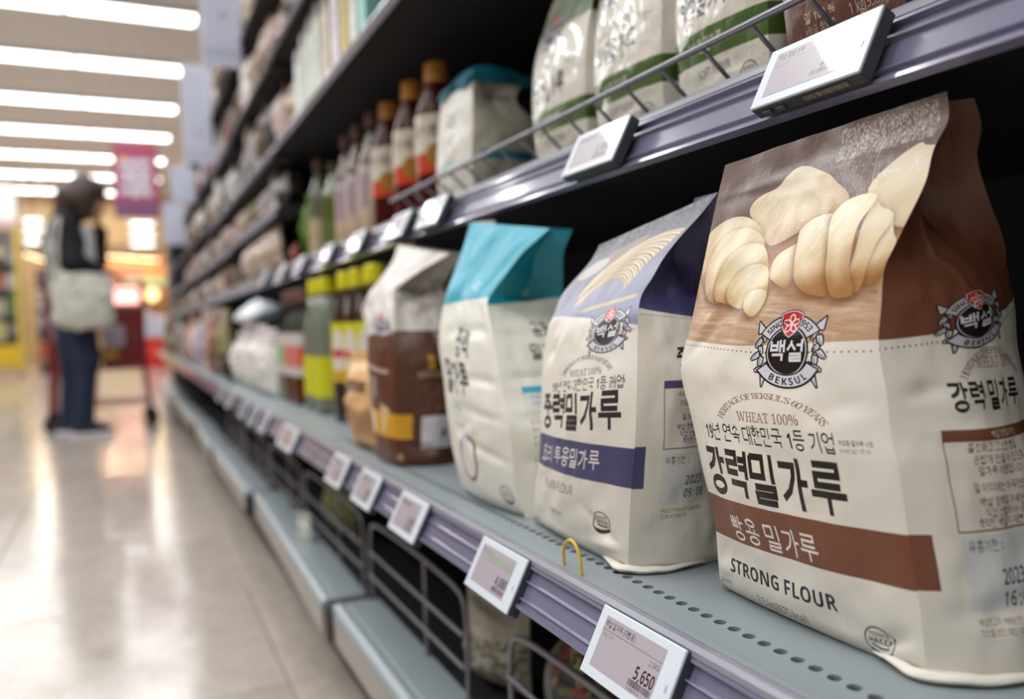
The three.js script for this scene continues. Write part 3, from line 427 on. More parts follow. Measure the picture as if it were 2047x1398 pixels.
function doughArt(x, w, h) {
  const P = (l) => l.map(([u, v]) => [u * w, (1 - v) * h]);
  x.save(); x.beginPath(); x.rect(0, 0, w, h * 0.435); x.clip();
  const bg = x.createLinearGradient(0, 0, 0, h * 0.24); bg.addColorStop(0, '#7e6a66'); bg.addColorStop(0.5, '#725c57'); bg.addColorStop(1, '#6d5149'); x.fillStyle = bg; x.fillRect(0, 0, w, h * 0.25);
  const tb = x.createLinearGradient(0, h * 0.17, 0, h * 0.44); tb.addColorStop(0, '#8f6a52'); tb.addColorStop(0.35, '#c08a5e'); tb.addColorStop(0.6, '#d2b193'); tb.addColorStop(0.8, '#caa688'); tb.addColorStop(1, '#bd9678'); x.fillStyle = tb;
  x.beginPath(); x.moveTo(0, h * 0.155); x.quadraticCurveTo(w * 0.3, h * 0.22, w * 0.5, h * 0.215); x.lineTo(w, h * 0.235); x.lineTo(w, h * 0.44); x.lineTo(0, h * 0.44); x.fill();
  const r = rng(11); x.globalAlpha = 0.16; for (let i = 0; i < 260; i++) { x.fillStyle = r() < 0.5 ? '#f4e4d2' : '#9a6a48'; x.beginPath(); x.ellipse(r() * w, h * (0.33 + 0.1 * r()), 20 + 70 * r(), 3 + 6 * r(), 0.1, 0, 7); x.fill(); } x.globalAlpha = 1;
  for (const l of [[[0, 0.69], [0.12, 0.652], [0.4, 0.626]], [[0.44, 0.69], [0.6, 0.663], [0.84, 0.64], [1, 0.652]], [[0.38, 0.775], [0.52, 0.79], [0.7, 0.8]]]) roughLines(x, P(l), 'rgba(122,62,24,0.55)', w * 0.03, w * 0.03);
  const lump = (pts, light, mid, dark, lx, ly, rr) => { const q = P(pts); x.save(); blob(x, q); x.shadowColor = 'rgba(80,40,16,0.75)'; x.shadowBlur = w * 0.03; x.shadowOffsetY = h * 0.006; const g = x.createRadialGradient(lx * w, (1 - ly) * h, w * 0.02, lx * w, (1 - ly) * h, rr * w); g.addColorStop(0, light); g.addColorStop(0.5, mid); g.addColorStop(1, dark); x.fillStyle = g; x.fill(); x.shadowColor = 'transparent'; blob(x, q); x.clip(); };
  const shade = (l, c, lw, b) => roughLines(x, P(l), c, lw * w, b * w);
  lump([[0.223, 0.861], [0.228, 0.885], [0.274, 0.9], [0.352, 0.903], [0.376, 0.923], [0.413, 0.94], [0.467, 0.937], [0.534, 0.919], [0.598, 0.903], [0.647, 0.879], [0.698, 0.858], [0.728, 0.836], [0.705, 0.807], [0.628, 0.808], [0.553, 0.793], [0.443, 0.772], [0.38, 0.782], [0.308, 0.824]], '#e9dcc0', '#d9c4a0', '#a97f56', 0.42, 0.9, 0.42);
  shade([[0.6, 0.89], [0.66, 0.85], [0.63, 0.81]], 'rgba(168,120,76,0.5)', 0.05, 0.05); shade([[0.3, 0.9], [0.36, 0.86], [0.35, 0.8]], 'rgba(180,140,95,0.45)', 0.02, 0.03); shade([[0.4, 0.8], [0.5, 0.79], [0.68, 0.81]], 'rgba(140,90,52,0.6)', 0.07, 0.06); x.restore();
  lump([[0.786, 0.84], [0.798, 0.867], [0.849, 0.889], [0.901, 0.909], [0.94, 0.92], [0.961, 0.908], [1.03, 0.903], [1.03, 0.82], [1.03, 0.76], [0.963, 0.763], [0.877, 0.804]], '#e6d9be', '#dcc8a4', '#b3895f', 0.92, 0.87, 0.3); shade([[0.9, 0.8], [0.95, 0.83], [1, 0.82]], 'rgba(150,105,70,0.45)', 0.05, 0.05); x.restore();
  // rolled pastry drawn ring by ring, each lying over the one before
  const seg = (pts, lx, ly, rr, deep = 1) => { lump(pts, '#f0e4c9', '#dfc89c', deep > 1 ? '#a5713c' : '#b5854f', lx, ly, rr); x.restore(); };
  seg([[0.47, 0.712], [0.468, 0.748], [0.531, 0.764], [0.6, 0.775], [0.63, 0.72], [0.62, 0.675], [0.58, 0.678], [0.519, 0.697]], 0.53, 0.755, 0.16, 2);
  seg([[0.93, 0.8], [0.949, 0.777], [0.977, 0.749], [1.0, 0.741], [1.01, 0.69], [0.987, 0.671], [0.942, 0.66], [0.9, 0.675], [0.9, 0.76]], 0.94, 0.77, 0.17, 2);
  seg([[0.545, 0.79], [0.56, 0.805], [0.6, 0.817], [0.696, 0.818], [0.76, 0.78], [0.79, 0.7], [0.8, 0.65], [0.742, 0.655], [0.69, 0.662], [0.63, 0.69], [0.585, 0.74]], 0.63, 0.8, 0.25);
  seg([[0.84, 0.83], [0.877, 0.806], [0.927, 0.797], [0.95, 0.775], [0.92, 0.74], [0.935, 0.69], [0.925, 0.656], [0.88, 0.65], [0.86, 0.72], [0.83, 0.78]], 0.89, 0.79, 0.2);
  seg([[0.672, 0.818], [0.705, 0.838], [0.786, 0.843], [0.84, 0.837], [0.842, 0.815], [0.81, 0.785], [0.845, 0.72], [0.905, 0.65], [0.86, 0.644], [0.807, 0.647], [0.775, 0.69], [0.735, 0.74], [0.69, 0.79]], 0.74, 0.825, 0.27);
  shade([[0.7, 0.825], [0.76, 0.77], [0.83, 0.68]], 'rgba(252,246,228,0.6)', 0.03, 0.03); shade([[0.58, 0.805], [0.62, 0.75], [0.7, 0.68]], 'rgba(252,246,228,0.45)', 0.03, 0.03); shade([[0.5, 0.688], [0.65, 0.662], [0.82, 0.643], [0.98, 0.664]], 'rgba(150,90,42,0.4)', 0.02, 0.03);
  seg([[-0.02, 0.836], [0.073, 0.86], [0.172, 0.864], [0.25, 0.85], [0.332, 0.817], [0.38, 0.782], [0.42, 0.75], [0.3, 0.74], [0.17, 0.668], [0.088, 0.686], [0.027, 0.729], [-0.02, 0.783]], 0.16, 0.84, 0.3, 2);
  seg([[0.03, 0.75], [0.075, 0.81], [0.16, 0.835], [0.26, 0.83], [0.34, 0.805], [0.4, 0.765], [0.44, 0.735], [0.3, 0.71], [0.245, 0.664], [0.17, 0.664], [0.088, 0.685]], 0.2, 0.815, 0.27);
  seg([[0.17, 0.67], [0.15, 0.725], [0.2, 0.78], [0.3, 0.795], [0.4, 0.775], [0.459, 0.725], [0.49, 0.7], [0.42, 0.69], [0.373, 0.648], [0.322, 0.648], [0.245, 0.664]], 0.3, 0.77, 0.24);
  seg([[0.25, 0.668], [0.245, 0.71], [0.3, 0.738], [0.4, 0.742], [0.47, 0.722], [0.51, 0.684], [0.497, 0.655], [0.42, 0.66], [0.373, 0.645], [0.322, 0.648]], 0.37, 0.725, 0.2);
  seg([[0.373, 0.648], [0.36, 0.672], [0.4, 0.684], [0.47, 0.683], [0.51, 0.676], [0.497, 0.647], [0.445, 0.622], [0.4, 0.634]], 0.44, 0.675, 0.12, 2);
  // sifted flour
  for (let i = 0; i < 2600; i++) { const u = r(), v = 0.78 + 0.22 * r(), d = Math.exp(-(((u - 0.76 + (0.98 - v) * 0.6) / 0.2) ** 2)) * (v > 0.8 ? 1 : 0.6); if (r() > d) continue; x.globalAlpha = 0.25 + 0.55 * r(); x.fillStyle = '#f3eee8'; x.beginPath(); x.ellipse(u * w, (1 - v) * h, 0.8 + 1.4 * r(), 1.2 + 3 * r(), 0.1, 0, 7); x.fill(); }
  x.globalAlpha = 0.35; for (let i = 0; i < 1400; i++) { const u = 0.6 + 0.37 * r(), v = 0.925 + 0.065 * r(); x.fillStyle = '#eee8e4'; x.beginPath(); x.ellipse(u * w, (1 - v) * h, 1.5 + 2 * r(), 3 + 5 * r(), 0, 0, 7); x.fill(); } x.globalAlpha = 1;
  for (let i = 0; i < 26; i++) { x.globalAlpha = 0.22; x.strokeStyle = i % 2 ? '#3c2c2a' : '#b8a7a2'; x.lineWidth = 2; const y0 = h * (0.006 + 0.0022 * i), u0 = r() * 0.4, u1 = u0 + 0.3 + 0.4 * r(); x.beginPath(); x.moveTo(u0 * w, y0); x.quadraticCurveTo((u0 + u1) / 2 * w, y0 + 8 * (r() - 0.5), u1 * w, y0); x.stroke(); } x.globalAlpha = 1;
  // tear line with scissors
  x.strokeStyle = '#efe9ea'; x.lineWidth = 3; x.setLineDash([5, 4]); x.beginPath(); x.moveTo(0.8 * w, 0.14 * h); x.quadraticCurveTo(0.9 * w, 0.117 * h, w, 0.123 * h); x.stroke(); x.beginPath(); x.moveTo(0.8 * w, 0.14 * h); x.lineTo(0.775 * w, 0.06 * h); x.stroke(); x.setLineDash([]);
  hangul(x, '이곳을 자르세요', 0.81 * w, 0.122 * h, 15, { weight: 0.13, wx: 0.8, color: '#f2ecee' }); x.lineWidth = 4; x.beginPath(); x.moveTo(0.93 * w, 0.135 * h); x.lineTo(0.965 * w, 0.108 * h); x.moveTo(0.94 * w, 0.108 * h); x.lineTo(0.965 * w, 0.137 * h); x.stroke();
  latin(x, '20kg', 0.955 * w, 0.352 * h, 22, 'bold sans-serif', '#8d7260', 0.7); x.restore();
}
function noodleArt(x, w, h) {
  const g = x.createLinearGradient(0, 0, 0, h * 0.32); g.addColorStop(0, '#5f5f68'); g.addColorStop(0.35, '#8d909c'); g.addColorStop(0.6, '#9fa3b8'); g.addColorStop(1, '#8a8eac'); x.fillStyle = g; x.fillRect(0, 0, w, h * 0.4);
  const r = rng(5); for (let i = 0; i < 500; i++) { x.globalAlpha = 0.3; x.fillStyle = '#d9d8d8'; x.beginPath(); x.arc(r() * w, r() * r() * h * 0.1, 2 + 3 * r(), 0, 7); x.fill(); } x.globalAlpha = 1;
  x.fillStyle = '#a2938a'; x.beginPath(); x.ellipse(0.3 * w, 0.09 * h, 0.3 * w, 0.025 * h, -0.2, 0, 7); x.fill(); x.fillStyle = '#c9c4bd'; x.beginPath(); x.ellipse(0.2 * w, 0.105 * h, 0.14 * w, 0.03 * h, 0, 0, 7); x.fill();
  x.lineCap = 'round'; for (let i = 0; i < 34; i++) { const a = i / 34; x.strokeStyle = ['#d8cbb2', '#c3ad8c', '#e7dcc8', '#a58f70'][i % 4]; x.lineWidth = h * 0.009; x.beginPath(); x.moveTo((0.28 + 0.1 * r()) * w, (0.185 + 0.05 * a) * h); x.bezierCurveTo(0.4 * w, (0.09 + 0.1 * a) * h, (0.6 + 0.1 * a) * w, (0.045 + 0.1 * a) * h, (0.96 - 0.2 * a) * w, (0.09 + 0.14 * a) * h); x.stroke(); }
  x.strokeStyle = '#cdbf95'; x.lineWidth = h * 0.012; x.beginPath(); x.moveTo(0.45 * w, 0.262 * h); x.lineTo(0.95 * w, 0.262 * h); x.stroke();
}
function frontArt(w, h, k) {
  return (x) => {
    const U = (u) => u * w, Y = (v) => (1 - v) * h, ink = k.ink ?? INK;
    x.fillStyle = CREAM; x.fillRect(0, 0, w, h);
    x.save(); x.beginPath(); x.moveTo(0, 0); x.lineTo(w, 0); x.lineTo(w, Y(k.print[2])); x.quadraticCurveTo(w / 2, Y(k.print[1]), 0, Y(k.print[0])); x.clip(); k.picture(x, w, h); x.restore();
    dots(x, [[0, Y(k.print[0] - 0.012)], [w * 0.5, Y(k.print[1] - 0.002)], [w, Y(k.print[2] - 0.014)]], w * 0.0035, '#6b5d52');
    crest(x, U(k.crest[0]), Y(k.crest[1]), U(k.crest[2]), h * k.crest[3]);
    const [ax, ay, ar] = k.arc; x.save(); x.translate(U(ax), Y(ay)); x.scale(1, k.arcY ?? 0.62); arcText(x, "HERITAGE OF BEKSUL'S 60 YEARS", 0, U(ar), U(ar), -Math.PI / 2, w * 0.052, 'serif', k.tone, 2.2); x.restore();
    latin(x, 'WHEAT 100%', U(ax), Y(ay - k.wheat), w * 0.05, 'serif', k.tone, 0.95, 'center');
    hangul(x, '19년 연속 대한민국 1등 기업', U(k.year[0]), Y(k.year[1]), h * k.year[2], { weight: 0.09, wx: k.year[3], gap: 0.05, color: ink });
    hangul(x, '가정용 밀가루 시장', U(k.year[4]), Y(k.year[1] - 0.012), h * 0.0095, { weight: 0.13, wx: 0.72, color: '#6b625c' }); hangul(x, '02-20년 닐슨 기준 1위', U(k.year[4]), Y(k.year[1] - 0.026), h * 0.0085, { weight: 0.12, wx: 0.6, color: '#8d847d' });
    hangul(x, k.title, U(k.titleAt[0]), Y(k.titleAt[1]), h * k.titleAt[2], { weight: 0.135, wx: k.titleAt[3], gap: 0.04, color: ink });
    const bd = k.band; poly(x, [[0, Y(bd[0])], [w, Y(bd[2] ?? bd[0])], [w, Y(bd[3] ?? bd[1])], [0, Y(bd[1])]], k.tone);
    hangul(x, k.sub, U(k.subAt[0]), Y(k.subAt[1]), h * k.subAt[2], { weight: 0.095, wx: k.subAt[3], gap: 0.06, color: '#e8e1d8' });
    latin(x, k.english, U(k.engAt[0]), Y(k.engAt[1]), h * k.engAt[2], k.engBold ? 'bold sans-serif' : 'sans-serif', k.engInk ?? '#1d2226', k.engAt[3]);
    latin(x, k.kcal, U(k.kcalAt[0]), Y(k.kcalAt[1]), h * k.kcalAt[2], 'sans-serif', '#4a4340', k.kcalAt[3]);
    haccp(x, U(k.seal[0]), Y(k.seal[1]), U(k.seal[2]), h * k.seal[3]);
    hangul(x, '밀 미국산', U(0.02), Y(0.04), h * 0.011, { weight: 0.12, wx: 0.9, color: '#5d544e' });
  };
}
function sideArt(w, h, k) {
  return (x) => {
    const U = (u) => u * w, Y = (v) => (1 - v) * h;
    x.fillStyle = CREAM; x.fillRect(0, 0, w, h);
    x.fillStyle = k.top; x.beginPath(); x.moveTo(0, 0); x.lineTo(w, 0); x.lineTo(w, Y(k.print[2])); x.quadraticCurveTo(w * 0.45, Y(k.print[1]), 0, Y(k.print[0])); x.fill();
    dots(x, [[0, Y(k.print[0] - 0.016)], [w * 0.5, Y(k.print[1] - 0.006)], [w, Y(k.print[2] - 0.016)]], w * 0.0045, '#8d8072');
    if (k.crest) { crest(x, U(k.crest[0]), Y(k.crest[1]), U(k.crest[2]), h * k.crest[3], '#c4c0c4', -0.12); x.save(); x.translate(U(k.arc[0]), Y(k.arc[1])); x.scale(1, 0.62); arcText(x, "HERITAGE OF BEKSUL'S 60 YEARS", 0, U(0.25), U(0.25), -Math.PI / 2, w * 0.052, 'serif', '#8a6a58', 2.2); x.restore(); latin(x, 'WHEAT 100%', U(k.arc[0] + 0.02), Y(k.arc[1] - 0.03), w * 0.052, 'serif', '#8a6a58', 0.9, 'center'); }
    hangul(x, k.title, U(k.titleAt[0]), Y(k.titleAt[1]), h * k.titleAt[2], { weight: 0.13, wx: k.titleAt[3], gap: 0.06, color: INK });
    const [u0, u1, v0, v1] = k.box; x.fillStyle = k.tone; x.fillRect(U(u0), Y(v0), U(u1 - u0), h * 0.019); x.strokeStyle = k.tone; x.lineWidth = w * 0.005; x.strokeRect(U(u0), Y(v0), U(u1 - u0), h * (v0 - v1));
    hangul(x, k.head, U((u0 + u1) / 2) - w * 0.16, Y(v0 - 0.003), h * 0.0125, { weight: 0.1, wx: 0.95, color: '#dcd2c4' });
    k.lines.forEach(([t, v], i) => hangul(x, t, U(u0 + 0.1 + 0.02 * (i % 3)), Y(v), h * 0.0155, { weight: 0.1, wx: 0.98, gap: 0.06, color: k.tone }));
    x.fillStyle = '#d6d6d4'; x.beginPath(); x.roundRect(U(k.date[0]), Y(k.date[1]), U(k.date[2] - k.date[0]), h * (k.date[1] - k.date[3]), 8); x.fill();
    hangul(x, '유통기한 :', U(k.date[0] + 0.025), Y(k.date[1] - 0.008), h * 0.019, { weight: 0.09, wx: 0.95, color: '#5c5654' });
    latin(x, k.stamp[0], U(k.stampAt[0]), Y(k.stampAt[1]), h * 0.033, 'bold monospace', '#2c2a2a', 0.95); latin(x, k.stamp[1], U(k.stampAt[0]), Y(k.stampAt[1] - 0.036), h * 0.033, 'bold monospace', '#2c2a2a', 0.95);
    hangul(x, '백설로고의 1953년은 CJ제일제당이', U(k.date[0] + 0.02), Y(k.date[3] - 0.012), h * 0.0115, { weight: 0.1, wx: 0.9, color: '#84705f' }); hangul(x, '첫선을 보인 해입니다', U(k.date[0] + 0.02), Y(k.date[3] - 0.028), h * 0.0115, { weight: 0.1, wx: 0.9, color: '#84705f' });
    x.fillStyle = k.tone; x.fillRect(0, Y(k.band[0]), U(k.band[2]), h * (k.band[0] - k.band[1]));
  };
}
const crumpleBag = crumple.clone(); crumpleBag.repeat.set(1.6, 2.6);
const paper = (map, more = {}) => phys('#ffffff', 0.46, { map, bumpMap: crumpleBag, bumpScale: 0.00035, clearcoat: 0.18, clearcoatRoughness: 0.28, ...more });
const paperPlain = phys(CREAM, 0.5, { bumpMap: crumpleBag, bumpScale: 0.0003 });
const flat = (c) => phys(c, 0.5, { bumpMap: crumpleBag, bumpScale: 0.0003 });
{
  const a = { print: [0.588, 0.552, 0.559], picture: doughArt, crest: [0.65, 0.557, 0.325, 0.152], arc: [0.52, 0.463, 0.3], arcY: 0.55, wheat: 0.053, tone: '#7a4a34', year: [0.122, 0.401, 0.038, 0.735, 0.828], title: '강력밀가루', titleAt: [0.088, 0.347, 0.099, 0.785], band: [0.236, 0.145], sub: '빵용 밀가루', subAt: [0.178, 0.206, 0.054, 0.86], english: 'STRONG FLOUR', engAt: [0.108, 0.068, 0.043, 1.0], engBold: true, kcal: '2.5 kg(8875 kcal)', kcalAt: [0.26, 0.016, 0.028, 0.72], seal: [0.834, 0.036, 0.056, 0.028] };
  const b = { top: BROWN, print: [0.564, 0.572, 0.635], crest: [0.48, 0.598, 0.47, 0.102], arc: [0.56, 0.538], title: '강력 밀가루', titleAt: [0.25, 0.487, 0.05, 0.9], tone: '#7a4a34', box: [0.183, 0.95, 0.406, 0.24], head: '백설 강력밀가루는', lines: [['쫄깃하고 고소한 빵을', 0.384], ['손쉽게 만들 수 있도록', 0.364], ['밀가루 제품입니다', 0.345], ['밀 이외에는 아무것도', 0.318], ['백설 강력밀가루는 품질', 0.294], ['직접 선별하여 국내', 0.276], ['축적된 백설의 제분', 0.259]], date: [0.19, 0.233, 0.9, 0.113], stamp: ['2023.', '16:07'], stampAt: [0.345, 0.153], band: [0.237, 0.147, 0.08] };
  const rough = tex(300, 560, (x, w, h) => { x.fillStyle = '#ffffff'; x.fillRect(0, 0, w, h); x.fillStyle = '#505050'; x.beginPath(); x.ellipse(0.648 * w, 0.442 * h, 0.19 * w, 0.085 * h, 0, 0, 7); x.fill(); x.fillStyle = '#909090'; x.fillRect(0, 0.764 * h, w, 0.09 * h); x.fillRect(0, 0, w, 0.42 * h); x.fillStyle = '#606060'; x.fillRect(0.09 * w, 0.6 * h, 0.72 * w, 0.15 * h); }, false);
  buildBag('flour_bag', 'large sharp flour bag with croissant dough picture, brown band reading STRONG FLOUR below', BAGS.strong, { front: paper(tex(1100, 2000, frontArt(1100, 2000, a)), { roughnessMap: rough, roughness: 0.5 }), side: paper(tex(900, 1700, sideArt(900, 1700, b))), left: paperPlain, back: flat(BROWN), plain: paperPlain }, 1.25);
  const c = { print: [0.76, 0.722, 0.655], picture: noodleArt, crest: [0.77, 0.66, 0.36, 0.128], arc: [0.6, 0.59, 0.26], arcY: 0.55, wheat: 0.052, tone: NAVY, ink: '#1f1d22', year: [0.235, 0.53, 0.035, 0.8, 0.82], title: '중력밀가루', titleAt: [0.08, 0.49, 0.108, 0.82], band: [0.361, 0.251, 0.336, 0.23], sub: '요리 투용밀가루', subAt: [0.1, 0.325, 0.058, 0.82], english: 'PLAIN FLOUR', engAt: [0.19, 0.178, 0.043, 0.78], engInk: '#3a3a40', kcal: '2.5 kg(8975 kcal)', kcalAt: [0.26, 0.096, 0.02, 0.6], seal: [0.8, 0.118, 0.07, 0.033] };
  const d = { top: NAVY, print: [0.7, 0.672, 0.65], title: '중력', titleAt: [0.3, 0.59, 0.06, 0.9], tone: NAVY, box: [0.195, 0.95, 0.505, 0.33], head: '백설 중력밀가루는', lines: [['수제비 칼국수를', 0.478], ['다양한 요리에', 0.455], ['밀 이외에는 아무것도', 0.418], ['백설 중력밀가루는', 0.392], ['직접 선별하여', 0.374], ['축적된 백설의', 0.356]], date: [0.19, 0.316, 0.9, 0.182], stamp: ['2023.', '09:08'], stampAt: [0.37, 0.232], band: [0.34, 0.228, 0.075] };
  buildBag('flour_bag', 'flour bag with noodle picture and navy band, second from the right on the lower shelf', BAGS.plain, { front: paper(tex(800, 1450, frontArt(800, 1450, c))), side: paper(tex(600, 1150, sideArt(600, 1150, d))), left: paperPlain, back: flat(NAVY), plain: paperPlain });
  const TEAL = '#1ea3bd';
  const tf = (x, w, h) => {
    const U = (u) => u * w, Y = (v) => (1 - v) * h; x.fillStyle = '#e7e5da'; x.fillRect(0, 0, w, h); x.fillStyle = TEAL; poly(x, [[0, 0], [w, 0], [w, Y(0.758)], [0, Y(0.686)]], TEAL);
    hangul(x, '곰표', U(0.62), Y(0.8), h * 0.03, { weight: 0.12, wx: 0.9, color: '#dfeef2' });
    hangul(x, '중력', U(0.44), Y(0.62), h * 0.1, { weight: 0.14, wx: 0.62, color: '#2b3038' }); hangul(x, '밀가루', U(0.2), Y(0.5), h * 0.115, { weight: 0.14, wx: 0.62, color: '#2b3038' });
    hangul(x, '다목적용', U(0.28), Y(0.352), h * 0.03, { weight: 0.12, wx: 0.7, color: '#6fb9c6' }); hangul(x, '우리밀가루', U(0.34), Y(0.285), h * 0.018, { weight: 0.1, wx: 0.9, color: '#8c8f90' });
    x.strokeStyle = '#7d5a58'; x.lineWidth = w * 0.03; x.beginPath(); x.ellipse(U(0.5), Y(0.165), U(0.12), h * 0.075, 0.25, 0, 7); x.stroke(); x.fillStyle = '#d9d5d6'; x.beginPath(); x.ellipse(U(0.47), Y(0.2), U(0.06), h * 0.045, 0.2, 0, 7); x.fill(); haccp(x, U(0.9), Y(0.07), U(0.07), h * 0.032);
  };
  const ts = (x, w, h) => {
    const U = (u) => u * w, Y = (v) => (1 - v) * h; x.fillStyle = '#dfddd0'; x.fillRect(0, 0, w, h); poly(x, [[0, 0], [w, 0], [w, Y(0.755)], [0, Y(0.728)]], TEAL); hangul(x, '곰표', U(0.5), Y(0.79), h * 0.028, { weight: 0.12, wx: 0.9, color: '#dfeef2' });
    hangul(x, '곰표', U(0.36), Y(0.66), h * 0.05, { weight: 0.12, wx: 1, color: '#3f3f3e' }); hangul(x, '밀가루', U(0.28), Y(0.585), h * 0.055, { weight: 0.12, wx: 1, color: '#3f3f3e' });
    x.fillStyle = TEAL; x.fillRect(U(0.145), Y(0.44), U(0.6), h * 0.022); x.fillStyle = '#cfd2d0'; x.fillRect(U(0.145), Y(0.418), U(0.6), h * 0.066); x.strokeStyle = '#8aa6ac'; x.strokeRect(U(0.145), Y(0.418), U(0.6), h * 0.066); for (const v of [0.41, 0.39]) hangul(x, '국내에서 제분한', U(0.2), Y(v), h * 0.013, { weight: 0.1, color: '#7c7c80' }); for (const v of [0.328, 0.305, 0.28, 0.258, 0.2, 0.178, 0.155]) hangul(x, '○ 밀 미국산 호주산', U(0.15), Y(v), h * 0.014, { weight: 0.1, color: '#77766e' });
  };
  buildBag('flour_bag', 'cream flour bag with a bright teal folded-over top', BAGS.teal, { front: paper(tex(480, 900, tf)), side: paper(tex(480, 900, ts)), left: flat('#e7e5da'), back: flat(TEAL), plain: flat('#e7e5da') });
  const CH = '#5e331f';
  const bf = (x, w, h) => {
    const U = (u) => u * w, Y = (v) => (1 - v) * h; x.fillStyle = CH; x.fillRect(0, 0, w, h); poly(x, [[0, 0], [w, 0], [w, Y(0.64)], [0, Y(0.56)]], '#d8d2ca'); const r = rng(4); x.globalAlpha = 0.4; for (let i = 0; i < 60; i++) { x.fillStyle = r() < 0.6 ? '#f0ece6' : '#a79f96'; x.beginPath(); x.ellipse(r() * w, r() * h * 0.36, 20 + 40 * r(), 6 + 16 * r(), r(), 0, 7); x.fill(); } x.globalAlpha = 1;
    crest(x, U(0.72), Y(0.66), U(0.46), h * 0.11, '#dcdce6'); hangul(x, '찰밀가루', U(0.12), Y(0.4), h * 0.13, { weight: 0.13, wx: 0.42, color: '#b9aaa4' });
    x.fillStyle = '#b8a497'; x.fillRect(U(0.06), Y(0.45), U(0.8), h * 0.02); x.fillStyle = '#d79f1e'; x.fillRect(U(0.2), Y(0.25), U(0.8), h * 0.115); poly(x, [[U(0.7), Y(0.29)], [U(0.9), Y(0.27)], [U(0.8), Y(0.15)], [U(0.7), Y(0.16)]], '#d9b98a'); x.fillStyle = '#e6dcc8'; x.beginPath(); x.ellipse(U(0.32), Y(0.2), U(0.2), h * 0.04, 0.4, 0, 7); x.fill(); hangul(x, '부침용', U(0.2), Y(0.11), h * 0.03, { weight: 0.1, wx: 0.6, color: '#b7a6a0' });
  };
  const bs = (x, w, h) => {
    const U = (u) => u * w, Y = (v) => (1 - v) * h; x.fillStyle = '#55301d'; x.fillRect(0, 0, w, h); poly(x, [[0, 0], [w, 0], [w, Y(0.632)], [0, Y(0.642)]], '#c9c3bc'); const r = rng(8); x.globalAlpha = 0.5; for (let i = 0; i < 40; i++) { x.fillStyle = r() < 0.5 ? '#e5e1dd' : '#8f8880'; x.beginPath(); x.ellipse(r() * w, h * (0.05 + 0.3 * r()), 20 + 50 * r(), 8 + 12 * r(), r() - 0.5, 0, 7); x.fill(); } x.globalAlpha = 1;
    crest(x, U(0.66), Y(0.59), U(0.36), h * 0.1, '#d0d0da'); hangul(x, '찰', U(0.36), Y(0.52), h * 0.065, { weight: 0.13, color: '#d9a423' }); hangul(x, '밀가루', U(0.56), Y(0.52), h * 0.065, { weight: 0.13, color: '#cbb9b0' });
    x.fillStyle = '#8f705c'; x.fillRect(U(0.237), Y(0.445), U(0.7), h * 0.03); x.strokeStyle = '#7d5c48'; x.lineWidth = 3; x.strokeRect(U(0.237), Y(0.445), U(0.7), h * 0.18); for (let i = 0; i < 6; i++) hangul(x, '백설 찰밀가루는 쫄깃', U(0.3), Y(0.4 - 0.022 * i), h * 0.015, { weight: 0.1, color: '#7f604c' });
    x.fillStyle = '#dbd6da'; x.beginPath(); x.roundRect(U(0.29), Y(0.235), U(0.6), h * 0.155, 6); x.fill(); x.fillStyle = '#55505a'; x.fillRect(U(0.56), Y(0.17), U(0.06), h * 0.04); x.fillStyle = '#d79f1e'; x.fillRect(0, Y(0.245), U(0.19), h * 0.115); x.fillStyle = '#b08a5c'; x.beginPath(); x.ellipse(U(0.04), Y(0.045), U(0.035), h * 0.018, 0, 0, 7); x.fill();
  };
  buildBag('flour_bag', 'brown flour bag with pale top and yellow patch, left of the teal one', BAGS.brown, { front: paper(tex(400, 760, bf)), side: paper(tex(480, 900, bs)), left: flat(CH), back: flat('#c9c3bc'), plain: flat(CH) });
}
// ---------------------------------------------------------------- small flour bags on the upper shelf
const UP = 0.8142, LOW = 0.4494, faceAisle = -Math.PI / 2;
function smallBag(name, label, x, z0, z1, base, height, lean, spec, mats, fine) {
  const w = z1 - z0, s = {
    seed: spec.seed, aspect: w / height, FL: [[x + lean, base + height, z0 + 0.012], [x + lean * 0.6, base + height * 0.86, z0 + 0.006], [x, base + height * 0.6, z0], [x - 0.004, base + height * 0.3, z0], [x + 0.002, base, z0 + 0.004]], FR: [[x + lean, base + height, z1 - 0.012], [x + lean * 0.6, base + height * 0.86, z1 - 0.006], [x, base + height * 0.6, z1], [x - 0.004, base + height * 0.3, z1], [x + 0.002, base, z1 - 0.004]],
    depth: dep([[0, spec.d], [0.6, spec.d * 1.05], [0.8, spec.d * 0.7], [1, spec.topD ?? 0.02]]), front: dep([[0, 0.002], [0.3, 0.008], [0.6, 0.007], [1, 0.001]]), side: dep([[0, 0.006], [0.4, 0.01], [0.65, 0.004], [0.8, -0.012], [1, spec.topD ? 0.002 : -0.015]]), sideL: dep([[0, 0], [0.6, 0], [0.8, -0.012], [1, spec.topD ? 0 : -0.015]]),
    creases: [[0.3, 0.5, 0.9, 0.12, 0.01, -0.002], [0.2, 0.3, 0.5, 0.1, 0.012, 0.002], [0.25, 0.75, 1.1, 0.12, 0.01, 0.002], [0.6, 0.15, 0.1, 0.2, 0.01, -0.0015]],
  };
  return buildBag(name, label, s, mats, fine ?? 0.7);
}
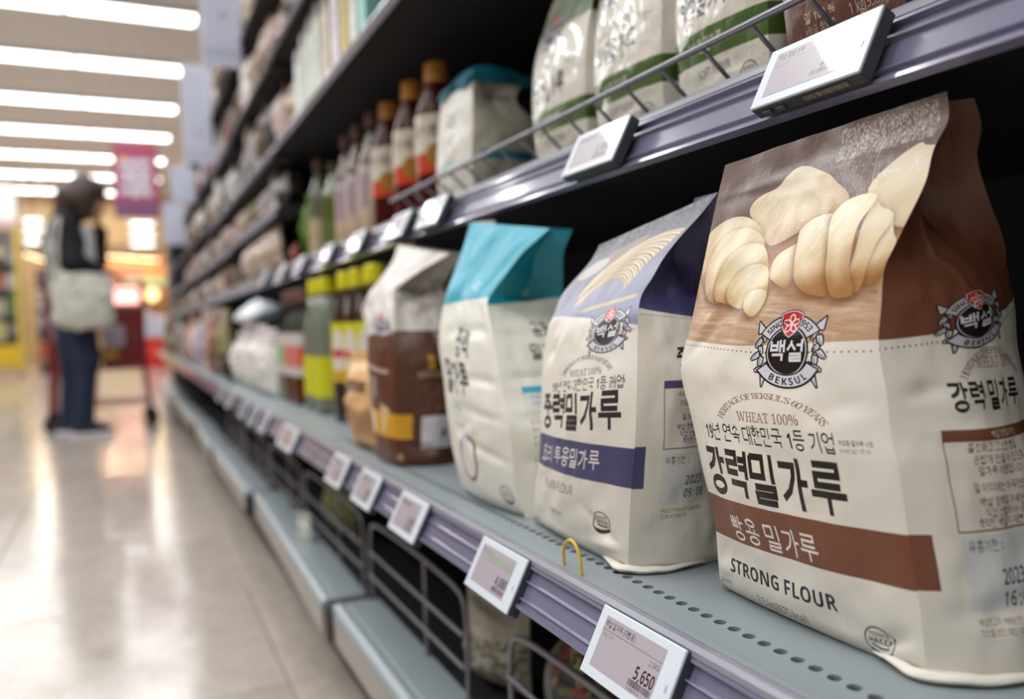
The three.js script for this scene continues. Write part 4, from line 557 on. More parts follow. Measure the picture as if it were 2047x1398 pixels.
{
  const g = { print: [0.74, 0.7, 0.72], picture: (x, w, h) => { const q = x.createLinearGradient(0, 0, w, h * 0.3); q.addColorStop(0, '#d8c6b4'); q.addColorStop(0.5, '#9eab8f'); q.addColorStop(1, '#6f8561'); x.fillStyle = q; x.fillRect(0, 0, w, h * 0.32); x.fillStyle = '#8f9f88'; x.fillRect(0, h * 0.16, w, h * 0.14); }, crest: [0.36, 0.72, 0.5, 0.17], arc: [0.5, 0.56, 0.3], wheat: 0.04, tone: GREEN, year: [0.12, 0.52, 0.03, 0.75, 0.8], title: '박력밀가루', titleAt: [0.1, 0.475, 0.11, 0.62], band: [0.315, 0.205], sub: '과자용 밀가루', subAt: [0.2, 0.285, 0.05, 0.7], english: 'SOFT FLOUR', engAt: [0.28, 0.145, 0.045, 0.85], engInk: '#4b4d58', kcal: '1 kg(3560 kcal)', kcalAt: [0.3, 0.06, 0.035, 0.8], seal: [0.82, 0.1, 0.085, 0.045] };
  const art = frontArt(640, 1100, g), cookie = (x, w, h) => { art(x); x.fillStyle = '#8a5a3a'; x.fillRect(0, h * 0.955, w * 0.6, h * 0.045); for (const [a, b, r] of [[0.35, 0.93, 0.1], [0.62, 0.955, 0.1], [0.16, 0.97, 0.11], [0.8, 0.985, 0.1]]) { x.fillStyle = '#c9ab82'; x.beginPath(); x.ellipse(a * w, b * h, r * w, r * w * 0.5, 0, 0, 7); x.fill(); x.fillStyle = '#efe6d6'; x.beginPath(); x.ellipse(a * w, (b - 0.006) * h, r * w * 0.7, r * w * 0.32, 0, 0, 7); x.fill(); } };
  const side = (x, w, h) => { x.fillStyle = CREAM; x.fillRect(0, 0, w, h); x.fillStyle = '#41591f'; x.fillRect(0, 0, w, h * 0.28); x.fillRect(0, h * 0.685, w * 0.3, h * 0.11); x.fillRect(w * 0.45, h * 0.52, w * 0.5, h * 0.03); hangul(x, '박력', w * 0.6, h * 0.42, h * 0.06, { color: INK, weight: 0.13 }); for (const v of [0.58, 0.61, 0.64, 0.67, 0.86, 0.89]) hangul(x, '백설 박력밀가루', w * 0.5, h * v, h * 0.016, { color: '#5d6b48' }); x.strokeStyle = '#41591f'; x.lineWidth = 3; x.strokeRect(w * 0.45, h * 0.52, w * 0.5, h * 0.3); };
  const fm = phys('#ffffff', 0.3, { map: tex(640, 1100, cookie), bumpMap: crumpleBag, bumpScale: 0.001, clearcoat: 0.7, clearcoatRoughness: 0.1 }), sm = phys('#ffffff', 0.35, { map: tex(300, 520, side), clearcoat: 0.5, clearcoatRoughness: 0.15 });
  const mats = { front: fm, side: sm, back: flat('#41591f'), plain: paperPlain };
  smallBag('soft_flour_bag', 'green-banded soft flour bag on the upper shelf, nearest of three', 0.478, -0.632, -0.512, UP, 0.235, 0.03, { seed: 21, d: 0.07 }, mats);
  smallBag('soft_flour_bag', 'green-banded soft flour bag on the upper shelf, middle of three', 0.474, -0.772, -0.65, UP, 0.235, 0.02, { seed: 22, d: 0.07 }, mats);
  smallBag('soft_flour_bag', 'green-banded soft flour bag on the upper shelf, farthest of three', 0.476, -0.925, -0.795, UP, 0.235, 0.03, { seed: 23, d: 0.075 }, mats);
  const bm = tex(500, 860, (x, w, h) => { x.fillStyle = '#6a4134'; x.fillRect(0, 0, w, h); x.fillStyle = '#cfc8bf'; x.fillRect(0, 0, w, h * 0.3); hangul(x, '찰밀가루', w * 0.1, h * 0.4, h * 0.12, { color: '#d9cfc6', weight: 0.13, wx: 0.7 }); hangul(x, '밀 100 %', w * 0.18, h * 0.8, h * 0.033, { color: '#c9b39f', weight: 0.12, wx: 0.9 }); hangul(x, '1등급 중력분', w * 0.17, h * 0.845, h * 0.024, { color: '#b79c86', weight: 0.13, wx: 0.9 }); latin(x, '1 kg(3550 kcal)', w * 0.5, h * 0.86, h * 0.044, 'sans-serif', '#d3c3b2', 0.72); });
  smallBag('brown_flour_bag', 'brown glutinous flour bag reading 1 kg behind the near price tag', 0.475, -0.492, -0.362, UP, 0.235, 0.03, { seed: 24, d: 0.07 }, { front: phys('#ffffff', 0.38, { map: bm, bumpMap: crumpleBag, bumpScale: 0.001, clearcoat: 0.4, clearcoatRoughness: 0.15 }), side: flat('#5e3728'), back: flat('#5e3728'), plain: flat('#5e3728') });
  // teal capped brick-shaped bag
  const TEAL = '#0f7f97', tf = tex(360, 520, (x, w, h) => { x.fillStyle = '#e5e2d8'; x.fillRect(0, 0, w, h); x.fillStyle = TEAL; x.fillRect(0, 0, w, h * 0.09); hangul(x, '곰표', w * 0.36, h * 0.26, h * 0.1, { color: '#6b6d72', weight: 0.12, wx: 0.8 }); hangul(x, '밀가루', w * 0.22, h * 0.42, h * 0.12, { color: '#6b6d72', weight: 0.12, wx: 0.7 }); x.fillStyle = '#b4d6da'; x.fillRect(w * 0.3, h * 0.62, w * 0.35, h * 0.04); }), tsd = tex(360, 520, (x, w, h) => { x.fillStyle = '#c9c4b2'; x.fillRect(0, 0, w, h); x.fillStyle = TEAL; x.fillRect(0, 0, w, h * 0.08); x.fillStyle = '#8f8b80'; x.fillRect(w * 0.28, h * 0.17, w * 0.62, h * 0.035); for (let i = 0; i < 9; i++) hangul(x, '밀가루 식품유형 밀가루', w * 0.2, h * (0.25 + 0.032 * i), h * 0.02, { color: '#8a867c', weight: 0.1 }); x.fillStyle = '#1b7f92'; x.fillRect(w * 0.12, h * 0.6, w * 0.8, h * 0.07); x.strokeStyle = '#8aa0a0'; x.lineWidth = 3; x.strokeRect(w * 0.12, h * 0.6, w * 0.8, h * 0.25); });
  const [t, q, o] = smallBag('teal_topped_flour_bag', 'cream flour bag with folded dark teal top on the upper shelf', 0.475, -1.275, -1.125, UP, 0.198, 0.006, { seed: 25, d: 0.1, topD: 0.095 }, { front: paper(tf), side: paper(tsd), left: paperPlain, back: flat('#d9d5c8'), plain: paperPlain });
  const cap = (u, v) => { const a = q.fl(1).lerp(q.fr(1), u), b = q.bl(1).lerp(q.br(1), u), p = a.lerp(b, v), r = Math.sin(Math.PI * u) * Math.sin(Math.PI * v); p.y += 0.026 * Math.pow(Math.max(r, 0), 0.55) + 0.004 * noise(u * 4, v * 4, 2) * r; return p.sub(o); };
  const skirt = (f0, f1, n) => (u, v) => { const p = q[f0](1).lerp(q[f1](1), u); p.addScaledVector(n, 0.003 + 0.006 * (1 - v)); p.y += -0.02 * (1 - v) * (0.7 + 0.3 * Math.sin(u * 9)); return p.sub(o); };
  mesh('folded_top', merged([sheet(cap, 18, 14), sheet(skirt('fl', 'fr', V(-1, 0, 0)), 14, 3), sheet(skirt('fr', 'br', V(0, 0, 1)), 14, 3), sheet(skirt('bl', 'fl', V(0, 0, -1)), 14, 3)]), phys(TEAL, 0.4, { bumpMap: crumpleBag, bumpScale: 0.002, side: THREE.DoubleSide }), t);
}
// ---------------------------------------------------------------- bottles
const glassClear = phys('#e9f0ea', 0.06, { transmission: 1, thickness: 0, ior: 1.45 });
function bottle(name, label, [x, y, z], o, group) {
  const t = thing(name, label, 'bottle', [x, y, z], 0, group), R = o.r, Hh = o.h, nr = o.neck ?? R * 0.36, sh = o.shoulder ?? 0.62, capH = o.cap ?? 0.03;
  const prof = [[0.001, 0], [R * 0.86, 0], [R * 0.98, 0.006], [R, 0.014], [R, Hh * 0.3], [R * (o.waist ?? 0.985), Hh * 0.34], [R, Hh * 0.38], [R, Hh * sh], [R * 0.9, Hh * (sh + 0.08)], [lerp(R, nr, 0.6), Hh * (sh + 0.17)], [nr * 1.05, Hh * (sh + 0.26)], [nr, Hh - capH], [nr, Hh - capH * 0.7]];
  mesh('body', lathe(prof, 32), o.body, t);
  if (o.liquid) { const f = o.fill ?? 0.86, inner = prof.filter((p) => p[1] < Hh * f).map((p, i) => [i ? Math.max(0.0005, p[0] - 0.0016) : 0.0005, p[1] + 0.0015]); inner.push([inner[inner.length - 1][0], Hh * f], [0.0005, Hh * f]); mesh('liquid', lathe(inner, 28), o.liquid, t); }
  const cr = o.capR ?? nr * 1.3; mesh('cap', lathe([[0.0005, Hh], [cr * 0.86, Hh], [cr, Hh - 0.003], [cr * 1.03, Hh - capH * 0.8], [cr * 1.03, Hh - capH], [nr, Hh - capH]], 24), o.capMat, t);
  if (o.collar) mesh('neck_collar', lathe([[nr * 1.15, Hh - capH - 0.008], [nr * 1.25, Hh - capH - 0.005], [nr * 1.25, Hh - capH], [nr, Hh - capH]], 20), o.collar, t);
  const [l0, l1] = o.labelAt, g = new THREE.CylinderGeometry(R + 0.0006, R + 0.0006, Hh * (l1 - l0), 40, 1, true).rotateY(-Math.PI * 0.82).translate(0, Hh * (l0 + l1) / 2, 0); mesh('label', g, o.label, t);
  return t;
}
{
  const wrap = (w, h, f, more) => phys('#ffffff', 0.4, { map: tex(w, h, f), clearcoat: 0.6, clearcoatRoughness: 0.1, side: THREE.DoubleSide, ...more });
  const oneFront = (f) => (x, w, h) => { f(x, w / 2, h, 0); f(x, w / 2, h, w / 2); };
  const dark = phys('#4a140d', 0.22, { specularIntensity: 0.45 }), sauce = wrap(512, 220, oneFront((x, w, h, o) => { x.fillStyle = '#ddd5c2'; x.fillRect(o, 0, w, h * 0.68); x.fillStyle = '#cf3f14'; x.fillRect(o, h * 0.66, w, h * 0.34); x.fillStyle = '#a8731f'; x.beginPath(); x.ellipse(o + w * 0.68, h * 0.7, w * 0.17, h * 0.2, 0, 0, 7); x.fill(); hangul(x, '참기름', o + w * 0.28, h * 0.2, h * 0.18, { color: '#4e4a46', weight: 0.12 }); }));
  const orangeCap = phys('#cf8f38', 0.35, { clearcoat: 0.5 }), redTop = std('#8e2410', 0.4);
  const ob = { r: 0.039, h: 0.28, neck: 0.018, shoulder: 0.64, cap: 0.036, capR: 0.0215, body: dark, capMat: orangeCap, label: sauce, labelAt: [0.3, 0.66], collar: redTop };
  bottle('dark_oil_bottle', 'dark bottle with orange cap and cream label, nearest of the row beside the teal bag', [0.512, UP, -1.372], ob);
  bottle('dark_oil_bottle', 'dark bottle with orange cap and cream label, second from the teal bag', [0.508, UP, -1.492], ob);
  bottle('dark_oil_bottle', 'dark bottle with orange cap peeking out behind the second one', [0.575, UP, -1.545], ob);
  bottle('dark_oil_bottle', 'dark bottle with orange cap and cream label, next to the brown-capped bottles', [0.51, UP, -1.648], ob);
  const pinkLab = wrap(256, 256, (x, w, h) => { const g = x.createLinearGradient(0, 0, 0, h); g.addColorStop(0, '#d3c3cf'); g.addColorStop(0.5, '#d9c7b6'); g.addColorStop(1, '#c9a98a'); x.fillStyle = g; x.fillRect(0, 0, w, h); x.fillStyle = '#a88e9c'; for (const a of [0.2, 0.7]) x.fillRect(w * a, h * 0.15, w * 0.1, h * 0.5); });
  const brownCap = phys('#80645f', 0.3, { clearcoat: 0.5 }), vin = phys('#c9a183', 0.3, { transmission: 0.5, thickness: 0.05, ior: 1.33 });
  const vb = { r: 0.033, h: 0.29, neck: 0.0125, shoulder: 0.58, cap: 0.03, capR: 0.0165, body: glassClear, liquid: vin, capMat: brownCap, label: pinkLab, labelAt: [0.1, 0.6] };
  for (const [z, l] of [[-1.772, 'nearest the orange-capped bottles'], [-1.895, 'in the middle'], [-2.0, 'nearest the green bottle']]) bottle('clear_vinegar_bottle', `slim clear bottle with brown cap and pale label, ${l}`, [0.508, UP, z], vb);
  const green = phys('#5b6b2c', 0.15, { clearcoat: 1, clearcoatRoughness: 0.05 }), beigeLab = wrap(128, 128, (x, w, h) => { x.fillStyle = '#cdb796'; x.fillRect(0, 0, w, h); x.fillStyle = '#a89274'; x.fillRect(0, h * 0.4, w, 6); });
  bottle('olive_oil_bottle', 'green glass oil bottle beside the brown-capped clear bottles', [0.512, UP, -2.16], { r: 0.034, h: 0.255, neck: 0.0125, shoulder: 0.6, cap: 0.024, capR: 0.016, body: green, capMat: phys('#5b5a3c', 0.3), label: wrap(64, 64, (x, w, h) => { x.fillStyle = '#56682a'; x.fillRect(0, 0, w, h); x.fillStyle = '#7b8c3c'; x.fillRect(w * 0.3, 0, w * 0.3, h); }), labelAt: [0.1, 0.4] });
  bottle('clear_oil_bottle', 'clear bottle with beige label left of the green oil bottle', [0.5, UP, -2.285], { r: 0.032, h: 0.285, neck: 0.0125, shoulder: 0.58, cap: 0.03, capR: 0.016, body: glassClear, liquid: phys('#b9b7a0', 0.3, { transmission: 0.5, thickness: 0.05 }), capMat: brownCap, label: beigeLab, labelAt: [0.02, 0.42] });
  // lower shelf
  const yel = '#d3cf14', yCap = phys('#d8d010', 0.35, { clearcoat: 0.4 }), syrup = wrap(512, 300, oneFront((x, w, h, o) => { x.fillStyle = yel; x.fillRect(o, 0, w, h); x.fillStyle = '#e3d9d3'; x.beginPath(); x.ellipse(o + w * 0.5, h * 0.48, w * 0.13, h * 0.38, 0, 0, 7); x.fill(); x.fillStyle = '#c92f5e'; x.fillRect(o + w * 0.36, h * 0.45, w * 0.28, h * 0.14); x.fillStyle = '#d6a11c'; x.beginPath(); x.ellipse(o + w * 0.5, h * 0.9, w * 0.3, h * 0.09, 0, 0, 7); x.fill(); }));
  const db = { r: 0.0385, h: 0.298, neck: 0.017, shoulder: 0.6, cap: 0.036, capR: 0.024, body: phys('#2c0b0a', 0.16, { clearcoat: 0.6, clearcoatRoughness: 0.06 }), capMat: yCap, label: syrup, labelAt: [0.27, 0.66] };
  for (const [z, l] of [[-1.425, 'nearest the brown flour bag'], [-1.53, 'in the middle of three'], [-1.63, 'next to the clear yellow-labelled ones']]) bottle('dark_syrup_bottle', `dark syrup bottle with yellow cap and yellow label, ${l}`, [0.408, LOW, z], db);
  const yLab = wrap(256, 256, (x, w, h) => { x.fillStyle = '#d2d014'; x.fillRect(0, 0, w, h); x.fillStyle = '#d9d9b8'; x.beginPath(); x.ellipse(w * 0.55, h * 0.8, w * 0.08, h * 0.1, 0, 0, 7); x.fill(); });
  const yb = { r: 0.0385, h: 0.298, neck: 0.017, shoulder: 0.6, cap: 0.036, capR: 0.024, body: glassClear, liquid: phys('#d3d3c6', 0.25, { transmission: 0.6, thickness: 0.05, ior: 1.33 }), capMat: yCap, label: yLab, labelAt: [0.12, 0.42] };
  bottle('clear_syrup_bottle', 'clear syrup bottle with yellow cap and plain yellow label, nearer of two', [0.405, LOW, -1.8], yb); bottle('clear_syrup_bottle', 'clear syrup bottle with yellow cap and plain yellow label, farther of two', [0.405, LOW, -1.905], yb);
  const redLab = (c, d) => wrap(256, 256, (x, w, h) => { x.fillStyle = '#cfc6c2'; x.fillRect(0, 0, w, h); x.fillStyle = c; x.fillRect(0, h * 0.3, w, h * 0.5); x.fillStyle = d; for (const a of [0.3, 0.8]) x.fillRect(w * a, h * 0.32, w * 0.08, h * 0.4); });
  const amber = phys('#8a3f10', 0.2, { transmission: 0.4, thickness: 0.05, ior: 1.34 }), ab = { r: 0.0385, h: 0.285, neck: 0.016, shoulder: 0.58, cap: 0.034, capR: 0.021, body: glassClear, liquid: amber, fill: 0.6, capMat: phys('#6d4a40', 0.35), label: redLab('#d4786a', '#cc4a38'), labelAt: [0.25, 0.62] };
  bottle('amber_sauce_bottle', 'clear bottle of amber sauce with brown cap and red label', [0.4, LOW, -2.04], ab); bottle('amber_sauce_bottle', 'clear bottle of amber sauce with brown cap between the red and green labels', [0.4, LOW, -2.14], ab);
  bottle('amber_sauce_bottle', 'clear bottle with brown cap and green label beside the sugar bags', [0.4, LOW, -2.245], { ...ab, label: redLab('#8fc08a', '#a9d0a0'), liquid: phys('#cfcfbf', 0.2, { transmission: 0.6, thickness: 0.05 }) });
}
// ---------------------------------------------------------------- pouches, packs and boxes
// a pillow pouch of unit size standing on its lower seal; front towards +z
function pouchGeo(seed, puff = 1) {
  const f = (s) => (u, v) => { const w = Math.pow(Math.max(0, Math.sin(Math.PI * u)), 0.6) * Math.pow(Math.max(0, Math.sin(Math.PI * clamp((v - 0.02) / 0.93, 0, 1))), 0.42 + 0.3 * v); const n = 0.5 + 0.12 * noise(u * 3 + seed, v * 3.4, s * 5) + 0.04 * noise(u * 9, v * 9, seed + s); return V((u - 0.5) * (1 - 0.04 * Math.sin(Math.PI * v)) * s + 0.012 * noise(v * 3, seed, s * 0), v * 0.94, s * w * n * puff + 0.02 * noise(u * 2, v * 2, seed)); };
  return mergeGeometries([sheet(f(1), 16, 20), sheet(f(-1), 10, 14)]);
}
const sealGeo = (seed) => sheet((u, v) => V(u - 0.5, 0.93 + v * 0.07, 0.03 * Math.sin(u * 11 + seed) + 0.05 * v * noise(u * 2, seed, 3)), 20, 3);
const POUCH = [1, 2, 3].map((s) => [pouchGeo(s), sealGeo(s)]);
const packMaps = [0, 1, 2, 3].map((k) => tex(128, 160, (x, w, h) => {
  const r = rng(50 + k); x.fillStyle = '#ffffff'; x.fillRect(0, 0, w, h);
  if (k === 0) { x.fillStyle = '#cfc8c0'; x.fillRect(0, h * 0.55, w, h * 0.3); x.fillStyle = '#7d7068'; x.fillRect(w * 0.2, h * 0.25, w * 0.6, h * 0.12); }
  if (k === 1) { x.fillStyle = '#8f7a66'; for (let i = 0; i < 160; i++) { x.globalAlpha = 0.5; x.beginPath(); x.ellipse(w * r(), h * (0.35 + 0.6 * r()), 5, 3, r() * 3, 0, 7); x.fill(); } x.globalAlpha = 1; x.fillStyle = '#efe9e2'; x.fillRect(w * 0.15, h * 0.1, w * 0.7, h * 0.2); }
  if (k === 2) { x.fillStyle = '#4c4642'; x.fillRect(0, h * 0.6, w, h * 0.4); x.fillStyle = '#d9d2c8'; x.beginPath(); x.ellipse(w / 2, h * 0.45, w * 0.34, h * 0.16, 0, 0, 7); x.fill(); }
  if (k === 3) { x.fillStyle = '#b7aeb4'; x.fillRect(0, 0, w, h * 0.2); x.fillStyle = '#8c8490'; for (let i = 0; i < 5; i++) x.fillRect(w * 0.2, h * (0.34 + 0.07 * i), w * (0.3 + 0.3 * r()), h * 0.03); }
}));
const packMat = {}; const packMaterial = (c, k) => (packMat[c + k] ??= phys(c, 0.5, { map: packMaps[k], clearcoat: 0.12, clearcoatRoughness: 0.3 }));
const sealMat = {}; const sealMaterial = (c) => (sealMat[c] ??= phys(c, 0.5, { side: THREE.DoubleSide }));
function pouch(name, label, [x, y, z], [w, h, d], c, k, v, turn = 0, tilt = 0, group) {
  const t = thing(name, label, 'packet', [x, y, z], 0, group); t.rotation.set(0, faceAisle + turn, tilt, 'YXZ'); t.scale.set(w, h, d);
  mesh('pouch_body', POUCH[v][0], packMaterial(c, k), t); mesh('top_seal', POUCH[v][1], sealMaterial(c), t); return t;
}
const boxGeo = rbox(1, 1, 1, 0.03, 0, 0.5, 0, 2), flapGeo = box(0.94, 0.03, 0.94, 0, 1.0, 0);
function pack(name, label, [x, y, z], [w, h, d], c, k, turn = 0, group) { const t = thing(name, label, 'pack', [x, y, z], faceAisle + turn, group); t.scale.set(w, h, d); mesh('carton', boxGeo, packMaterial(c, k), t); mesh('top_flap', flapGeo, sealMaterial(c), t); return t; }
pouch('beige_flour_pouch', 'low beige and orange pouch in front of the dark syrup bottles', [0.335, LOW, -1.25], [0.165, 0.15, 0.055], '#dcae78', 0, 0, 0.05);
for (const [z, h, l] of [[-2.4, 0.19, 'nearest the sauce bottles'], [-2.55, 0.2, 'second of five'], [-2.7, 0.195, 'third of five'], [-2.86, 0.2, 'fourth of five'], [-3.02, 0.18, 'farthest of five']]) pouch('sugar_bag', `plump white sugar bag on the lower shelf, ${l}`, [0.37, LOW, z], [0.15, h, 0.09], '#e8e4de', 3, Math.round(z * -10) % 3, 0.06);
{ const p = pouch('sugar_bag', 'white sugar bag with a blue edge lying on top of the others', [0.37, LOW + 0.2, -2.72], [0.2, 0.16, 0.08], '#dfe5ea', 3, 1); p.rotation.set(-1.35, faceAisle, 0.1, 'YXZ'); p.position.set(0.33, LOW + 0.225, -2.78); }
pouch('green_leaf_pouch', 'bright green pouch on the upper shelf beyond the clear oil bottle', [0.5, UP, -2.385], [0.115, 0.215, 0.07], '#5f8a1c', 1, 0, 0.08);
pouch('red_pouch', 'small red and green pouch below the bright green one', [0.455, UP, -2.42], [0.09, 0.07, 0.04], '#8f3a35', 1, 2, -0.1);
for (const [z, h, c, l] of [[-2.62, 0.122, '#d9c6b6', 'nearest'], [-2.78, 0.126, '#e3d6cc', 'second'], [-2.95, 0.124, '#cdb9a6', 'third'], [-3.12, 0.122, '#dfd0c6', 'farthest']]) pouch('grain_pouch', `pinkish beige grain pouch leaning on the upper shelf, ${l} of four`, [0.43, UP + 0.012, z], [0.16, h, 0.07], c, z < -2.9 ? 1 : 0, 1, 0.1, 0.12);
// third shelf: a row of slim pale packs, then a cream bag
for (const [z, w, h, c, l] of [[-1.53, 0.05, 0.215, '#86c4bd', 'teal'], [-1.6, 0.05, 0.215, '#d9dccd', 'ivory'], [-1.67, 0.045, 0.215, '#c6b02e', 'yellow'], [-1.75, 0.06, 0.21, '#d9d0de', 'lilac'], [-1.84, 0.06, 0.2, '#cdbda0', 'beige'], [-1.93, 0.055, 0.212, '#d5dfd2', 'pale green'], [-2.01, 0.05, 0.2, '#dfe3dc', 'white'], [-2.09, 0.055, 0.19, '#cfd6c8', 'greyish green'], [-2.17, 0.05, 0.17, '#e3e6e2', 'bright white']]) pack('slim_pack', `slim ${l} pack standing in the row on the third shelf`, [0.476, 1.1805, z], [w, h, 0.1], c, 3);
pouch('cream_bag', 'cream bag with light brown top at the end of the slim packs', [0.47, 1.1805, -2.33], [0.15, 0.165, 0.08], '#d8c6a4', 0, 0, 0.1);
// base deck
pouch('pale_pouch', 'pale crumpled pouch on the base deck behind the wires', [0.42, DECK, -0.965], [0.13, 0.115, 0.07], '#b9b4a4', 1, 2, 0.25);
pouch('green_pouch', 'dull green pouch on the base deck beyond the plinth joint', [0.43, DECK, -1.87], [0.2, 0.12, 0.07], '#7d8450', 1, 1, 0.1);
pouch('white_packet', 'small white packet lying on the deck edge among the wires', [0.338, DECK, -1.83], [0.06, 0.06, 0.02], '#dfe3d8', 3, 0, 0.3);
{
  const t = thing('round_tub', 'round clear-lidded tub of red and green dried vegetables on the base deck', 'tub', [0.46, DECK + 0.072, -0.74]); t.rotation.set(0, faceAisle + 0.5, 0); const r = 0.072;
  mesh('tub_body', new THREE.CylinderGeometry(r, r * 0.9, 0.06, 36).rotateX(Math.PI / 2), std('#2b2a26', 0.5), t); mesh('rim', new THREE.TorusGeometry(r, 0.004, 8, 40).translate(0, 0, 0.03), phys('#57533a', 0.3), t);
  const rr = rng(9), bits = []; for (let i = 0; i < 90; i++) { const a = rr() * 6.28, q = Math.sqrt(rr()) * r * 0.88, g = rbox(0.01 + 0.012 * rr(), 0.004, 0.006 + 0.006 * rr(), 0.0015, 0, 0, 0, 1).rotateX(rr() * 3).rotateZ(rr() * 3).translate(Math.cos(a) * q, Math.sin(a) * q, 0.032 + 0.004 * rr()); bits.push([g, Math.floor(rr() * 3)]); }
  ['#8f2f22', '#5f6b2e', '#b0a678'].forEach((c, k) => { const m = mesh('dried_vegetables', merged(bits.filter((b) => b[1] === k).map((b) => b[0])), std(c, 0.6), t); m.userData.kind = 'stuff'; });
  mesh('clear_lid', new THREE.SphereGeometry(r * 1.6, 30, 10, 0, 6.2832, 0, 0.66).rotateX(Math.PI / 2).translate(0, 0, 0.031 - r * 1.6 * Math.cos(0.66) + 0.006), phys('#ffffff', 0.08, { transmission: 1, thickness: 0 }), t);
  pouch('red_pouch', 'small red and white pouch at the lower edge below the round tub', [0.4, DECK, -0.8], [0.05, 0.03, 0.03], '#9c2f2c', 3, 0, 0.2);
}
// yellow loop standing on the shelf edge
{ const t = tag(mesh('yellow_band', tube([[0.300, 0.4492, -0.5575], [0.299, 0.462, -0.556], [0.2985, 0.4695, -0.5495], [0.2985, 0.472, -0.5425], [0.2985, 0.4695, -0.5355], [0.2985, 0.46, -0.5295], [0.2985, 0.4492, -0.528]], 0.0013, 40, 8), phys('#d9b93c', 0.4)), 'thin yellow plastic loop sticking up at the lower shelf edge', 'band'); }
// ---------------------------------------------------------------- the blurred shelves farther on
{
  const r = rng(77), TONE = [['white', '#e2e0de'], ['grey', '#a9a5a6'], ['beige', '#cbb9a4'], ['brown', '#77604f'], ['dark', '#38342f'], ['pinkish', '#cdb4ae'], ['green', '#7d9462'], ['orange', '#c98560'], ['red', '#9c3b38'], ['olive', '#8f8a5c'], ['lilac', '#b4aec6']], weight = [5, 3, 4, 3, 2, 3, 1, 1, 1, 1, 1], total = weight.reduce((a, b) => a + b);
  const pick = () => { let q = r() * total, i = 0; while ((q -= weight[i]) > 0) i++; return TONE[i]; };
  const place = ['', '', 'above the tall yellow-capped bottles', 'in the bay with the sugar bags', 'just past the sugar bags', 'beside the second upright sign', 'beside the third upright sign', 'near the far end', 'at the far end'];
  const fill = (k, y, room, word, z1, z0) => {
    for (let z = z1; z > z0 + 0.06;) {
      const w = 0.085 + 0.06 * r(), h = Math.max(0.06, Math.min(room - 0.022, (0.72 + 0.26 * r()) * Math.min(room, 0.3))), [n, c] = pick(), box_ = r() < 0.25, zz = z - w / 2; z -= w + 0.003;
      if (z < z0) break;
      const x = (y < 0.5 ? 0.31 : 0.42) + 0.025 * r(), label = `blurred ${n} ${box_ ? 'carton' : 'pouch'} on the ${word} ${place[k]}`, grp = `${n} ${box_ ? 'cartons' : 'pouches'} on the ${word} ${place[k]}`, kind = Math.floor(r() * 4);
      if (box_) pack('far_carton', label, [x + 0.04, y + 0.0005, zz], [w, h, 0.08], c, kind, 0.08 * (r() - 0.5), grp);
      else { const v = Math.floor(r() * 3), turn = 0.3 * (r() - 0.5), lean = 0.12 * (r() - 0.5); pouch('far_pouch', label, [x + 0.025, y + 0.001 + Math.abs(lean) * w * 0.55, zz], [w * 1.05, h - Math.abs(lean) * w, 0.07], c, kind, v, turn, lean, grp); }
    }
  };
  const bayEnds = (k) => [JOINT + BAY * (2 - k) - 0.03, JOINT + BAY * (1 - k) + 0.03];
  for (let k = 2; k < 9; k++) {
    const [a, b] = bayEnds(k), ys = LEVELS[k];
    if (k > 3) fill(k, 0.449, 0.34, 'lower shelf', a, b); else if (k === 3) fill(k, 0.449, 0.33, 'lower shelf', -3.12, b);
    if (k > 3) fill(k, 0.814, ys[0] - 0.85, 'second shelf', a, b); else if (k === 3) fill(k, 0.814, 0.16, 'second shelf', -3.22, b);
    if (k < 7) ys.forEach((y, i) => { const next = ys[i + 1] ?? y + 0.3; if (k === 2 && i === 0) return; fill(k, y, next - y - 0.036, ['third shelf', 'fourth shelf', 'fifth shelf', 'top shelf'][i], a, b); });
  }
}
// ---------------------------------------------------------------- upright signs on the shelving
for (const [z, x0, x1, y0, y1, l] of [[-3.0, 0.276, 0.406, 1.54, 2.12, 'bluish white upright sign panel nearest, cut by the top edge'], [-4.1, 0.279, 0.409, 1.415, 1.87, 'bluish white upright sign panel, second along the shelving'], [-5.2, 0.275, 0.409, 1.39, 1.6, 'bluish white upright sign panel, third along the shelving'], [-6.2, 0.27, 0.409, 1.24, 1.53, 'bluish white upright sign panel, farthest along the shelving']]) {
  const t = thing('shelf_sign', l, 'sign', [(x0 + x1) / 2, y0, z]); const w = x1 - x0, h = y1 - y0;
  mesh('sign_panel', rbox(w, h, 0.012, 0.004, 0, h / 2, 0), phys('#c9cee0', 0.4, { clearcoat: 0.4 }), t);
  mesh('sign_print', new THREE.PlaneGeometry(w * 0.9, h * 0.9).translate(0, h / 2, 0.0065), phys('#ffffff', 0.4, { map: tex(64, 256, (x, a, b) => { x.fillStyle = '#c6cbde'; x.fillRect(0, 0, a, b); x.fillStyle = '#a9afc6'; x.beginPath(); x.arc(a * 0.55, b * 0.72, 8, 0, 7); x.fill(); x.fillStyle = '#b5bbd0'; x.fillRect(0, b * 0.93, a, b * 0.07); }) }), t);
  mesh('bracket', bar([w / 2 - 0.004, h * 0.5, -0.01], [w / 2 - 0.001, h * 0.5, -0.01], 0.006), M.chrome, t); mesh('bracket', bar([w / 2 - 0.004, h * 0.86, -0.01], [w / 2 - 0.001, h * 0.86, -0.01], 0.006), M.chrome, t);
}
